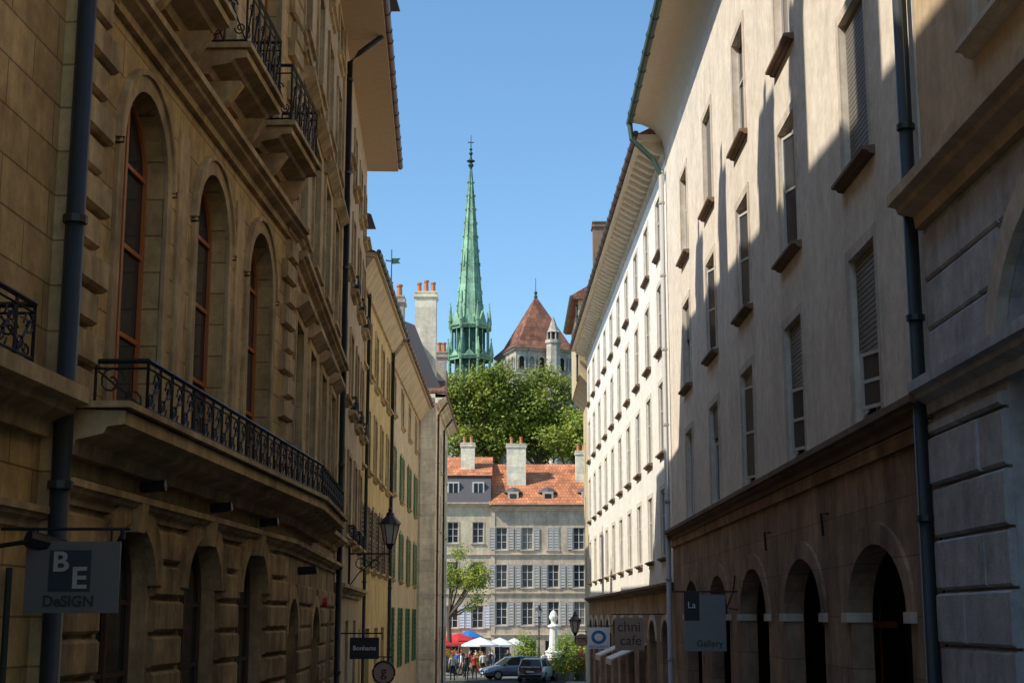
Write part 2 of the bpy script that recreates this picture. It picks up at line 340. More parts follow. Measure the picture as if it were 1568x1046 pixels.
def gz(y):
    if y<0: return -1.75
    if y<95: return -1.75-.025*y
    if y<148: return -4.125
    if y<168: return -4.125+12*(y-148)/20
    return 7.875
ZB=-5.2
# ============================================================ LEFT
b=B('stone_townhouse'); F=Fr(-4.6-.042*6,-6,.042,1)
b0=18.97
lo_=[op(17.1,1.6,ZB,.6,.0,.3)]
facade(b,F,0,b0,ZB,16,lo_ ,'gold',-.12)
for o in lo_: infill(b,F,o,'wood_dk',d=-.12)
body(b,F,0,b0,ZB,16,9,'gold')
cornice(b,F,0,b0-.1,1.55,.45,.45,'gold_trim',-.12); cornice(b,F,0,b0-.1,.75,.2,.16,'gold_trim',-.12,'string_course')
railing(b,F,15,17.75,.22,2.0,.5,True,True,.3)
downpipe(b,F,b0-.06,.1,ZB,15,.085)
prism(b,'roof','slate',F,0,b0,[(.6,16),(-3,21),(-9,21),(-9,16)])
tube(b,'wall_spotlight','iron',[F(17.95,-.1,.55),F(17.95,.25,.6)],.02,5); tube(b,'wall_spotlight','iron',[F(17.95,.2,.62),F(18.2,.42,.55)],.07,8)
tube(b,'cable_conduit','pipe',[F(18.3,-.07,.4),F(18.3,-.07,-.6)],.03,5)
tube(b,'iron_hooks','iron',[F(18.25,-.1,5.6),F(18.25,.02,5.6),F(18.25,.02,5.68)],.014,4)
b.finish()
b=B('ornate_stone_building'); F=Fr(-4.054,13,.042,1); Ln=10.51
cs=[2.2,5.2,8.1]
gops=[op(c,1.65,ZB,.95,.62,.22) for c in cs]
mops=[op(c,1.62,1.85,5.55,.8,.25) for c in cs]
uops=[op(c,1.25,7.0,9.9,0,.2) for c in cs]; vops=[op(c,1.2,11.4,13.4,0,.2) for c in cs]
facade(b,F,0,Ln,ZB,1.2,gops,'gold_rust')
facade(b,F,0,Ln,1.2,16,mops+uops+vops,'gold')
body(b,F,0,Ln,ZB,16,9,'gold')
rustic(b,F,0,Ln,-5.1,.98,gops,'gold_rust',.38,.05,.07,0,0,.1)
for o in gops:
    archband(b,'arch_voussoirs','gold_rust',F,o,.28,-.01,.1,False)
    infill(b,F,o,'wood_dk','glass',trans=(.75,.87))
    c=(o['s0']+o['s1'])/2; prism(b,'keystone','gold_trim',F,c-.13,c+.13,[(-.01,.85),(.16,.85),(.2,1.2),(-.01,1.2)])
    tube(b,'wall_spotlight','iron',[F(c+.1,.1,1.32),F(c+.1,.36,1.34)],.06,8)
for o in mops:
    infill(b,F,o,'wood_or','glass',trans=(.3,.56,.8))
    surround(b,F,o,'gold_trim',.18,.045,sill=False)
    c=(o['s0']+o['s1'])/2
    oo=dict(o); oo['s0']-=.18; oo['s1']+=.18; oo['rise']+=.18; oo['z1']+=.18
    archband(b,'arch_moulding','gold_trim',F,oo,.06,-.01,.08,False)
    for sg in (-1,1): tube(b,'iron_hooks','iron',[F(c+sg*1.0,.0,4.7),F(c+sg*1.0,.09,4.7),F(c+sg*1.0,.09,4.76)],.012,4)
for o in uops: infill(b,F,o,'wood_or','glass'); surround(b,F,o,'gold_trim',.2,.08,sill=False,hood=.3)
for o in vops: infill(b,F,o,'wood_or','glass'); surround(b,F,o,'gold_trim',.18,.06)
for c in (3.7,6.65): box(b,'pilasters','gold_trim',F,c-.2,c+.2,-.01,.035,1.85,5.6)
quoins(b,F,.02,1.95,15.5,'gold_trim',.85,.6,.37,.06,.1); quoins(b,F,Ln-.03,1.95,15.5,'gold_trim',.8,.55,.37,.06,.1,-1)
cornice(b,F,-.02,Ln,1.0,.22,.2,'gold_trim',0,'string_course')
cornice(b,F,-.03,Ln,1.42,.4,.62,'gold_trim',0,'balcony_slab')
box(b,'balcony_slab','gold_trim',F,-.1,Ln,-.01,.68,1.823,1.88)
railing(b,F,.75,Ln,.58,1.88,.5,True,False,.5)
cornice(b,F,-.02,Ln,6.0,.28,.28,'gold_trim',0,'string_course')
for c in cs:
    cornice(b,F,c-1.05,c+1.05,6.55,.32,.62,'gold_trim',0,'upper_balcony'); box(b,'upper_balcony','gold_trim',F,c-1.1,c+1.1,-.01,.68,6.872,6.94)
    for q in (c-.8,c+.6): prism(b,'consoles','gold_trim',F,q,q+.2,[(-.01,6.0),(.34,6.31),(.5,6.548),(-.01,6.548)])
    railing(b,F,c-1.02,c+1.02,.6,6.94,.85,True,True,.55,.34)
cornice(b,F,-.02,Ln,10.3,.3,.3,'gold_trim',0,'string_course'); cornice(b,F,-.02,Ln,15.6,.5,.8,'gold_trim',0)
prism(b,'shading_mansard_roof','slate',F,-19,Ln+14.0,[(0,16.1),(-2.8,20.8),(-8,21.0),(-8,16.1)])  # unseen roof, height and far end shaped to shade the right facades
for yy,x1,zt,ww in ((14.5,-6.5,23.0,1.4),(19.2,-6.6,23.6,1.0),(22.6,-6.4,22.6,1.6),(28.5,-6.7,23.4,1.0),(33.0,-6.6,22.8,1.3)):
    chimney(b,x1-.5,x1+.3,yy-ww/2,yy+ww/2,19,zt,2)  # unseen chimneys added to break up the roof's shadow edge across the street
b.finish()
def left_block(name,x,y,tx,L,mat,trim,ops_rows,ztop,gops,hood=None,frame='wood_dk',sillpr=.14,gmat=None,sw=.15):
    b=B(name); F=Fr(x,y,tx,1)
    ops=[dict(o,depth=.12) for r in ops_rows for o in r]
    ops_rows=[[dict(o,depth=.12) for o in r] for r in ops_rows]
    facade(b,F,0,L,ZB,1.2,[dict(o,z1=min(o['z1'],1.2)) for o in gops],gmat or mat); facade(b,F,0,L,1.2,ztop,ops,mat)
    body(b,F,0,L,ZB,ztop,9,mat)
    for i,r in enumerate(ops_rows):
        for o in r:
            infill(b,F,o,frame,random.choice(('glass','glass','glass_cur')),blindfrac=0); surround(b,F,o,trim,sw,.05,hood=hood if i in(0,1) else None,sillpr=sillpr)
    for o in gops:
        infill(b,F,o,'wood_dk','glass',trans=(.8,))
        if o['rise']: archband(b,'arch_voussoirs',trim,F,o,.22,-.01,.06,False)
    return b,F
cc=[1.3,4.0,6.7,9.4]
b,F=left_block('stone_apartment_building',-3.613,23.51,-.049,11.5,'gold2','gold_trim',
   [[op(c,1.25,2.2,4.9) for c in cc],[op(c,1.25,6.5,8.9) for c in cc],[op(c,1.1,10.1,12.1) for c in cc],[op(c,1.0,12.9,13.9) for c in cc]],14.4,
   [op(1.3,1.7,ZB,.3,.6,.2),op(5.9,1.7,ZB,.2,.6,.2),op(9.4,1.2,ZB,-.1,0,.2)],.25,gmat='gold_rust')
rustic(b,F,0,11.5,-5.1,.6,[op(1.3,1.9,ZB,.45,.7),op(5.9,1.9,ZB,.35,.7),op(9.4,1.4,ZB,0)],'gold_rust',.38,.05,.05)
cornice(b,F,0,11.5,1.0,.22,.2,'gold_trim',0,'string_course')
cornice(b,F,0,5.2,1.42,.4,.62,'gold_trim',0,'balcony_slab'); box(b,'balcony_slab','gold_trim',F,0,5.25,-.01,.68,1.823,1.88); railing(b,F,0,5.15,.58,1.88,.5,False,True)
cornice(b,F,5.3,11.5,1.5,.3,.3,'gold_trim',0,'string_course2')
cornice(b,F,0,11.5,5.65,.28,.25,'gold_trim',0,'string_course'); cornice(b,F,0,11.5,9.3,.2,.18,'gold_trim',0,'string_course')
box(b,'pilaster_strip','gold_trim',F,10.7,11.1,-.01,.06,1.85,14.2)
eave(b,F,-9,11.5,14.3,1.0,'soffit','gutter_br',.18,'redtile',2.5,5)
tube(b,'wall_spotlight','iron',[F(1.3,.1,.75),F(1.3,.42,.77)],.07,8)
tube(b,'alarm_box','red',[F(7.6,0,.3),F(7.6,.14,.3)],.1,8)
downpipe(b,F,11.3,.12,ZB,13.6,.07,'pipe',.8)
b.finish()
cc=[1.5,4.4,7.3,9.9]
b,F=left_block('plastered_corner_house',-4.17,35.01,-.049,11.0,'tan','gold_trim',
   [[op(c,1.1,2.0,4.2) for c in cc],[op(c,1.1,5.4,7.5) for c in cc],[op(c,1.1,8.7,10.7) for c in cc],[op(c,.95,11.6,13.1) for c in cc]],14.4,
   [op(c,1.3,ZB,-.1,.0,.2) for c in (1.6,5,8.6)],sillpr=.22)
eave(b,F,0,11.2,14.3,1.0,'soffit','gutter_br',.18,'redtile',2.5,5)
cornice(b,F,0,11,.5,.3,.25,'gold_trim')
for c in cc[1:]:
    for z in (2.0,5.4,8.7): railing(b,F,c-.6,c+.6,.2,z,.35,True,True,.18,.3)
b.finish()
cc=[1.6,4.4,7.2,10,12.8]
b,F=left_block('ochre_house',-4.95,46.1,-.006,14.3,'mustard','gold_trim',
   [[op(c,1.0,1.6,3.7) for c in cc],[op(c,1.0,4.9,7.0) for c in cc],[op(c,1.0,8.2,10.1) for c in cc]],11.6,
   [op(c,1.5,ZB,-.4,.0,.2) for c in (2,5.5,9,12)],sillpr=.2)
eave(b,F,0,14.3,11.4,.6,'soffit','gutter_gr',.15,'redtile',3,5,.08)
prism(b,'cornice','beige',F,0,14.3,[(-.01,10.8),(.1,10.8),(.5,11.38),(-.01,11.38)])
box(b,'dormer','slate',F,.6,2.0,-2,-.05,11.9,12.9); prism(b,'dormer_roof','slate',F,.35,2.25,[(.35,12.92),(-1,13.5),(-2.2,12.92)])
for c in cc: shutter(b,F,c-1.05,c-.52,1.6,3.7,'wood_dk',0,14); shutter(b,F,c+.52,c+1.05,1.6,3.7,'wood_dk',0,14)
downpipe(b,F,3.0,.1,ZB,10.9,.06,'pipe',.5); downpipe(b,F,14.2,.1,ZB,10.9,.06,'pipe',.5)
b.finish()
cc=[2.4,7.2,12.0,16.8]
b,F=left_block('green_shuttered_house',-5.1,60.55,0,19.3,'beige','gold_trim',
   [[op(c,1.05,1.6,3.7) for c in cc],[op(c,1.05,5.2,7.2) for c in cc],[op(c,1.0,8.6,10.2) for c in cc]],11.4,
   [op(c,1.2,-2.2,.4,.0,.15) for c in cc],sillpr=.16)
for c in cc:
    for z0,z1 in ((1.6,3.7),(5.2,7.2),(-2.2,.4)):
        shutter(b,F,c-1.14,c-.56,z0,z1,'shut_green'); shutter(b,F,c+.56,c+1.14,z0,z1,'shut_green')
eave(b,F,0,19.35,11.2,.7,'soffit','gutter_br',.15,'slate',4,5,.08)
prism(b,'cornice','beige',F,0,19.3,[(-.01,10.5),(.1,10.5),(.6,11.18),(-.01,11.18)])
chimney(b,-6.2,-5.25,69.5,70.6,11.5,15.2,2); chimney(b,-7.2,-6.3,64,65,11.5,14.6,2)
downpipe(b,F,.2,.1,ZB,10.6,.06,'pipe',.5)
b.finish()
b=B('turret_with_weather_vane')
lathe(b,'turret_wall','beige',(-8.0,95,ZB),[(1.5,0),(1.5,22.2)],8); lathe(b,'turret_roof','redtile',(-8.0,95,17),[(1.85,0),(1.0,1.4),(.1,3.6),(.02,3.7)],8)
lathe(b,'vane_pole','patina_dk',(-8.0,95,20.6),[(.09,0),(.05,1),(.14,1.1),(.04,1.25),(.03,3.4)],6)
b.add('vane_banner','patina_dk',[(-8,95,23),(-7.4,95,23.05),(-7.55,95,23.2),(-7.4,95,23.4),(-8,95,23.4)],[(0,1,2,3,4)]); b.add('vane_banner','patina_dk',[(-8,95,23.15),(-8.4,95,23.2),(-8.4,95,23.3),(-8,95,23.25)],[(0,1,2,3)])
b.finish()
b=B('cream_corner_house'); F=Fr(-4.2,80,0,1)
cc=[2.5,6,9.5,13]; ops=[op(c,1.0,z,z+2,0,.12) for c in cc for z in (1.4,4.9,8.3)]+[op(c,1.4,ZB,-.6,0,.2) for c in cc]
facade(b,F,0,15.5,ZB,12,ops,'cream'); body(b,F,0,15.5,ZB,12,7,'cream')
for o in ops: infill(b,F,o,'frame_g'); surround(b,F,o,'cream',.12,.04)
F2=Fr(-12,80,1,0)
box(b,'corner_pier','cream',F2,7.0,7.82,-.02,.05,ZB,11.6); box(b,'pier_band','white_trim',F2,6.98,7.86,-.02,.09,5.4,5.62); box(b,'pier_band','white_trim',F2,6.98,7.86,-.02,.09,1.0,1.2); box(b,'pier_band','white_trim',F2,6.98,7.86,-.02,.09,-2.2,-1.9)
cornice(b,F,-.3,15.5,11.5,.5,.55,'cream')
prism(b,'cornice_return','cream',F2,6.6,8.35,[(-.02,11.5),(.15,11.6),(.3,11.8),(.3,12),(-.02,12)])
tube(b,'gutter','gutter_br',[F(-.35,.6,12),F(15.6,.6,12)],.08,6)
prism(b,'shading_mansard_roof','slate',F,0,15.5,[(.45,12.05),(-.15,13.3),(-1.2,15.9),(-5,17.4),(-6.9,12.05)])
prism(b,'hip_tiles','redtile',F2,6.4,8.3,[(.25,12.06),(.25,12.2),(-.8,12.9),(-.8,12.06)])
chimney(b,-5.75,-4.5,85.2,86.4,13.4,18.9,3,'cream'); chimney(b,-4.75,-4.15,91,92,12.5,16.3,2); box(b,'attic_tiles','redtile',W,-5.3,-4.2,92.2,95,12.4,15.6)
downpipe(b,F,1.0,.12,ZB,11,.06,'pipe_red',.5); downpipe(b,F,8,.12,ZB,11,.06,'pipe',.5)
b.finish()

# ============================================================ RIGHT
b=B('grey_stone_arched_building'); F=Fr(5.0,-6,0,1,True); E=23.2
go=[op(18.6,4.1,ZB,4.0,1.5,.9),op(12,4.1,ZB,4.0,1.5,.9)]; uo=[op(20.1,1.5,6.1,9.6,0,.2),op(15,1.5,6.1,9.6,0,.2)]
facade(b,F,0,E,ZB,4.6,go,'grey_block',.0); facade(b,F,0,E,4.6,13.2,uo,'beige2'); body(b,F,0,E,ZB,13.2,9,'beige2')
rustic(b,F,0,E,-5.1,2.28,[dict(o,rise=0,z1=9) for o in go],'grey_block',.6,.035,.1,0,1.5)
rustic(b,F,0,E,2.75,4.6,[dict(o) for o in go],'grey_block',.6,.03,.05,0,1.3,.35)
cornice(b,F,0,E+.08,2.35,.4,.3,'grey_block',0,'impost_moulding')
for o in go: archband(b,'arch_voussoirs','r_trim',F,o,.32,-.01,.12,False); infill(b,F,o,'wood_dk','glass')
cornice(b,F,0,E+.15,4.62,.45,.42,'beige2',0)
for o in uo: surround(b,F,o,'r_trim',.2,.06,sillpr=.2); infill(b,F,o,'frame_g','glass',blindfrac=.9)
box(b,'roof','slate',F,0,E,-9,.9,13.2,13.6)
b.finish()
b=B('arcaded_plaster_building'); F=Fr(5.0,17.3,0,1,True); E=28.7
cc=[3.1+5.2*i for i in range(5)]
ar=[op(c,3.3,ZB,.98,.95,.32) for c in cc]
r1=[op(c,1.55,2.75,5.15,0,.17) for c in cc]; r2=[op(c,1.55,6.4,8.85,0,.17) for c in cc]; r3=[op(c,1.5,10.2,12.7,0,.17) for c in cc]
facade(b,F,0,E,ZB,2.4,ar,'r_brown'); facade(b,F,0,E,2.4,15.9,r1+r2+r3,'r_plaster'); body(b,F,0,E,1.5,15.9,9,'r_plaster')
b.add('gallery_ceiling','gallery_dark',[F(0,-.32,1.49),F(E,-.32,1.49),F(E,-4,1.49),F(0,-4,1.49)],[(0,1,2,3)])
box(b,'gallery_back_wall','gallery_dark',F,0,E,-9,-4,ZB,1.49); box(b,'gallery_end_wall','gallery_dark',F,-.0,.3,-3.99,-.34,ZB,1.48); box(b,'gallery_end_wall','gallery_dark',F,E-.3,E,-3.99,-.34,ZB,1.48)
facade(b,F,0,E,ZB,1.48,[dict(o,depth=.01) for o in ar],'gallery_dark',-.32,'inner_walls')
for i,o in enumerate(ar):
    c=cc[i]; archband(b,'arch_voussoirs','r_brown',F,o,.3,-.01,.05,False)
    for s in (o['s0'],o['s1']):
        box(b,'impost_blocks','r_trim',F,s-(.3 if s==o['s0'] else .06),s+(.06 if s==o['s0'] else .3),-.3,.08,-.08,.06)
    box(b,'shopfront','glass',F,c-1.5,c+1.5,-3.98,-3.9,ZB,.4); box(b,'shopfront_frame','wood_or',F,c-.04,c+.04,-3.89,-3.85,ZB,.4); box(b,'shopfront_frame','wood_or',F,c-1.55,c+1.55,-3.89,-3.85,-.25,-.1)
for i in range(5):
    infill(b,F,r1[i],'frame_w',blindfrac=(.62,.5,.15,.3,0)[i],open_=i in(0,1,2)); infill(b,F,r2[i],'frame_w',blindfrac=(.95,0,0,.0,.4)[i],open_=i in(1,2,3)); infill(b,F,r3[i],'frame_w',glass='glass_cur' if i==1 else 'glass',blindfrac=(0,.3,0,.9,0)[i])
    surround(b,F,r1[i],'r_trim',.17,.03,sill=False)
    for o in (r2[i],r3[i]): surround(b,F,o,'r_trim',.17,.03,sillmat='r_sill',sillpr=.18,sillh=.08)
cornice(b,F,0,E,2.32,.3,.28,'r_sill',0); box(b,'string_course','r_brown',F,0,E,-.01,.06,2.1,2.3)
b.add('cove_soffit','soffit_w',[F(s,d,z) for s in (0,E) for d,z in ((.0,14.9),(.12,15.3),(.4,15.65),(.75,15.82),(1.05,15.88))],[(i,i+1,i+6,i+5) for i in range(4)])
b.add('cove_end','soffit_w',[F(E,d,z) for d,z in ((.0,14.9),(.12,15.3),(.4,15.65),(.75,15.82),(1.05,15.88),(0,15.95))],[(0,1,2,3,4,5)])
b.smooth.add('cove_soffit')
prism(b,'roof','redtile',F,0,E,[(1.1,15.9),(1.1,15.97),(-5,19),(-10,15.9)]); tube(b,'gutter','gutter_gr',[F(-.1,1.15,15.9),F(E+.12,1.15,15.9)],.11,8)
s=.5
while s<E: tube(b,'gutter_brackets','gutter_gr',[F(s,1.15,15.9),F(s+.04,1.15,15.9)],.135,8); s+=1.3
downpipe(b,F,.05,.14,ZB,15,.085,'pipe'); downpipe(b,F,E-.1,.16,ZB,14.2,.08,'pipe_grey')
tube(b,'gutter_elbow','gutter_gr',[F(E-.1,1.15,15.8),F(E-.1,1.1,15.3),F(E-.1,.4,14.6),F(E-.1,.16,14.1)],.09,8)
for s,z in ((6,1.4),(11.3,1.4)):
    tube(b,'wall_bracket','iron',[F(s,0,z+.2),F(s,.12,z+.2),F(s,.1,z-.15)],.02,4)
b.finish()
b=B('white_plaster_building'); F=Fr(5.0,46.03,-.0155,1,True); E=39
cc=[2.2+3.9*i for i in range(10)]
rows=[[op(c,1.35,z,z+h,0,.085) for c in cc] for z,h in ((1.9,2.2),(5.3,2.3),(8.7,2.2),(12.0,1.9))]
go=[op(c,2.2,ZB,-.1,.7,.3) for c in cc]
facade(b,F,0,E,ZB,.8,go,'r_brown'); facade(b,F,0,E,.8,15.4,sum(rows,[]),'white'); body(b,F,0,E,ZB,15.4,9,'white')
for r in rows:
    for o in r:
        infill(b,F,o,'frame_w',glass=random.choice(('glass','glass_cur'))); surround(b,F,o,'white_trim',.16,.03,sillmat='r_sill',sillpr=.16,sillh=.08)
for o in go: infill(b,F,o,'wood_dk'); archband(b,'arch_voussoirs','r_trim',F,o,.2,-.01,.05,False)
cornice(b,F,0,E,.78,.28,.28,'r_sill')
eave(b,F,0,E,15.3,.9,'soffit_w','gutter_br',.2,'redtile',3,5,.1,.72)
cornice(b,F,0,E,14.7,.18,.12,'white_trim',0,'frieze')
for s in (9.5,15):
    prism(b,'shop_awning','canvas',F,s-1.2,s+1.2,[(0,-1.0),(0,-.95),(1.3,-1.5),(1.3,-1.72),(1.28,-1.55)])
b.finish()
b=B('tan_gabled_house'); F=Fr(4.7,85.1,0,1,True)
facade(b,F,0,11,ZB,14,[op(c,1,z,z+2) for c in (2,5.5,9) for z in (2,5.5,9)],'beige')
for c in (2,5.5,9):
    for z in (2,5.5,9): infill(b,F,op(c,1,z,z+2),'frame_g')
body(b,F,0,11,ZB,14,8,'beige')
box(b,'jettied_attic','beige',F,.3,11,-7,.75,14,18.6)
prism(b,'jetty_bracket','beige',F,.3,11,[(0,13.2),(.7,13.998),(0,13.998)])
prism(b,'gable_roof','redtile',F,.0,11.3,[(1.15,18.5),(1.2,18.7),(-3,21.2),(-7.5,18.7),(-7.5,18.5)])
tube(b,'gutter','gutter_gr',[F(-.1,1.2,18.6),F(11,1.2,18.6)],.1,6); downpipe(b,F,.4,.85,13.6,18.2,.07,'pipe'); downpipe(b,F,.2,.1,ZB,13.4,.09,'pipe_red')
chimney(b,4.9,6.5,86,87,18.5,23.4,0,'r_sill')
b.finish()

# ============================================================ PLAZA
b=B('shuttered_townhouse'); F=Fr(-1.9,135,1,0)
cc=[.95+2.35*i for i in range(8)]
rows=[(-.75,2.1),(2.6,2.05),(6.0,2.0)]
ops=[op(c,1.0,z,z+h,0,.22) for c in cc for z,h in rows]; go=[op(c,1.5,ZB,-2.1,0,.3) for c in cc]
facade(b,F,0,19,ZB,9.9,ops+go,'p_grey'); body(b,F,0,19,ZB,9.9,11,'p_grey')
for o in go: infill(b,F,o,'wood_dk')
for i,o in enumerate(ops):
    infill(b,F,o,'frame_w',trans=(.35,.68),glass=random.choice(('glass','glass_cur','glass_r'))); surround(b,F,o,'p_trim',.1,.04,sillpr=.12)
    s0,s1=o['s0'],o['s1']
    if random.random()<.12: shutter(b,F,s0,(s0+s1)/2-.01,o['z0'],o['z1'],'shut_grey',.0,8); shutter(b,F,(s0+s1)/2+.01,s1,o['z0'],o['z1'],'shut_grey',.0,8)
    else: shutter(b,F,s0-.6,s0-.1,o['z0'],o['z1'],'shut_grey',.03,8); shutter(b,F,s1+.1,s1+.6,o['z0'],o['z1'],'shut_grey',.03,8)
for z in (-1.75,1.95,5.4): cornice(b,F,0,19,z,.22,.18,'p_trim',0,'string_course')
cornice(b,F,0,19,9.5,.45,.5,'p_trim'); box(b,'pilaster','p_trim',F,0,.35,-.01,.06,-4,9.5)
prism(b,'roof','orange',F,-.2,19.2,[(.6,9.97),(.6,10.05),(-6,14.4),(-11.5,10)]); tube(b,'gutter','gutter_gr',[F(0,.62,10),F(19,.62,10)],.09,6)
for c in (2.0,5.2,8.8,12.5):
    box(b,'dormer','p_trim',F,c-.5,c+.5,-2.2,-.35,10.3,11.3); box(b,'dormer_window','glass',F,c-.3,c+.3,-.34,-.32,10.45,11.1)
    lathe(b,'dormer_roof','slate',F(c,-1.3,11.25),[(.95,0),(.8,.15),(.45,.42),(.05,.55)],8)
chimney(b,-.5,1.3,137.4,138.6,11,15.9,2,'cream'); chimney(b,6,7,138,139,11,15.3,2,'cream'); chimney(b,10,11,138,139,11,15.3,2)
b.finish()
b=B('blue_shuttered_townhouse'); F=Fr(-17.9,135.15,1,0)
cc=[14.9-2.3*i-.1 for i in range(6)]
rows=[(-1.0,2.0),(2.9,2.0),(6.6,1.9)]
ops=[op(c,1.0,z,z+h,0,.22) for c in cc for z,h in rows]; go=[op(c,1.5,ZB,-2.3,0,.3) for c in cc]
facade(b,F,0,15.99,ZB,10.2,ops+go,'p_yel'); body(b,F,0,15.99,ZB,10.2,11,'p_yel')
for o in go: infill(b,F,o,'wood_dk')
for i,o in enumerate(ops):
    infill(b,F,o,'frame_w',trans=(.35,.68),glass=random.choice(('glass','glass_r'))); surround(b,F,o,'p_trim',.1,.04,sillpr=.12)
    if o['z0']<0:
        s0,s1=o['s0'],o['s1']; shutter(b,F,s0-.6,s0-.1,o['z0'],o['z1'],'shut_blue',.03,8); shutter(b,F,s1+.1,s1+.6,o['z0'],o['z1'],'shut_blue',.03,8)
for z in (-2.0,1.9,5.4): cornice(b,F,0,15.95,z,.2,.14,'p_trim',0,'string_course')
cornice(b,F,0,15.95,9.9,.4,.45,'p_trim')
prism(b,'slate_attic','slate',F,0,15.95,[(.3,10.3),(-.8,12.8),(-10,12.8),(-10,10.3)])
for c in cc: box(b,'attic_window','frame_w',F,c-.55,c+.55,-1.5,-.1,10.7,12.2); box(b,'attic_glass','glass',F,c-.4,c-.05,-.11,-.08,10.85,12.05); box(b,'attic_glass','glass',F,c+.05,c+.4,-.11,-.08,10.85,12.05)
prism(b,'roof','orange',F,-.1,16.05,[(-.55,12.82),(-6,15.1),(-10.5,12.82)])
chimney(b,-4.8,-3.5,137.5,138.5,12.9,16,2,'cream'); chimney(b,-12,-11,138,139,12.9,15.8,2)
prism(b,'cafe_awning','red',F,9,15.2,[(.02,-1.75),(.02,-1.7),(1.8,-2.3),(1.8,-2.55),(1.77,-2.35)])
b.finish()

# ============================================================ CATHEDRAL
b=B('cathedral'); cx,cy=-6.7,230
R=math.pi/8
box(b,'nave_walls','cath_grey',W,-22,16,236,262,5,33)
prism(b,'nave_roof','browntile',W,-22,16,[(235,33),(249,40),(263,33)])
lathe(b,'belfry_base','cath_grey',(cx,cy,6),[(4.2,0),(4.2,30)],8,R)
box(b,'spire_crossing','cath_grey',W,cx-4,cx+4,cy,cy+10,6,36.5)
lathe(b,'lantern_core','patina_dk',(cx,cy,34),[(2.6,0),(2.6,12)],8,R)
for lev,(z0,z1,rr) in enumerate(((35,40.2,3.45),(40.6,45.2,3.1))):
    for k in range(8):
        a=2*math.pi*k/8+R; x,y=cx+rr*math.cos(a),cy+rr*math.sin(a)
        tube(b,'lantern_columns','patina',[(x,y,z0),(x,y,z1)],.24,6)
        a2=a+math.pi/8; rr2=rr*.93; tube(b,'lantern_mullions','patina',[(cx+rr2*math.cos(a2),cy+rr2*math.sin(a2),z0),(cx+rr2*math.cos(a2),cy+rr2*math.sin(a2),z1)],.09,5)
        p0=Vector((cx+rr*math.cos(a),cy+rr*math.sin(a),z1-.4)); a3=a+math.pi/4; p1=Vector((cx+rr*math.cos(a3),cy+rr*math.sin(a3),z1-.4)); m=(p0+p1)/2+Vector((0,0,1.6+lev*1.3)); nn=Vector((math.cos(a2),math.sin(a2),0))*.15
        b.add('gables','patina',[p0+nn,p1+nn,m+nn,p0-nn,p1-nn,m-nn],[(0,1,2),(3,4,5),(0,2,5,3),(1,2,5,4)])
        rp=rr+.25; x,y=cx+rp*math.cos(a),cy+rp*math.sin(a)
        lathe(b,'pinnacles','patina',(x,y,z1-.3),[(.3,0),(.3,1.0),(.38,1.1),(.05,3.0+lev*.8),(.14,3.1+lev*.8),(.02,3.4+lev*.8)],6)
    lathe(b,'lantern_cornice','patina',(cx,cy,z1-.15),[(rr+.1,0),(rr+.45,.2),(rr+.45,.4),(rr-.2,.5)],8,R)
lathe(b,'spire','patina',(cx,cy,45.5),[(2.55,0),(2.2,1.6),(1.72,7),(.95,16.5),(.42,23),(.16,26)],8,R)
for k in range(8):
    a=2*math.pi*k/8+R; prof=[(2.6,0),(2.25,1.6),(1.77,7),(1.0,16.5),(.46,23),(.2,26)]
    tube(b,'spire_ribs','patina',[(cx+r*math.cos(a),cy+r*math.sin(a),45.5+z) for r,z in prof],[.13,.12,.1,.08,.06,.05],4)
    for q in range(11):
        t=.03+q*.088; z=26*t; r=np.interp(z,[p[1] for p in prof],[p[0] for p in prof])+.12
        lathe(b,'crockets','patina',(cx+r*math.cos(a),cy+r*math.sin(a),45.5+z),[(.03,0),(.16,.12),(.03,.3)],4)
    if k%2==0:
        a2=a+math.pi/8
        for z,w in ((50,.55),(56,.4)):
            r=np.interp(z-45.5,[p[1] for p in prof],[p[0] for p in prof])*.93
            lathe(b,'lucarnes','patina',(cx+r*math.cos(a2),cy+r*math.sin(a2),z),[(w*.6,-.8),(w*.6,0),(.02,1.2)],4)
lathe(b,'finial','patina_dk',(cx,cy,71.3),[(.18,0),(.25,.5),(.5,.9),(.2,1.3),(.75,1.6),(.25,1.9),(.12,2.5),(.35,2.9),(.1,3.3),(.05,6)],8)
box(b,'cross','patina_dk',W,cx-.5,cx+.5,cy-.06,cy+.06,76,76.15)
lathe(b,'weathercock_ball','patina_dk',(cx,cy,74.6),[(.02,0),(.3,.3),(.02,.6)],6)
tx,ty=3.8,230; rot=math.radians(45+18); hw=5.0; rr=hw*math.sqrt(2)
lathe(b,'tower_walls','cath',(tx,ty,6),[(rr,0),(rr,34.4)],4,rot)
lathe(b,'tower_cornice','cath',(tx,ty,40.4),[(rr,0),(rr+.5,.25),(rr+.5,.5)],4,rot)
lathe(b,'tower_string','cath',(tx,ty,36.6),[(rr,0),(rr+.3,.15),(rr+.3,.3),(rr,.4)],4,rot)
lathe(b,'tower_roof','browntile',(tx,ty,40.9),[(rr+.75,0),(rr*.82,1.4),(rr*.42,5.4),(.12,9.4)],4,rot)
lathe(b,'tower_finial','patina_dk',(tx,ty,50.2),[(.35,0),(.15,.4),(.3,.8),(.06,1.1),(.04,3.2)],6)
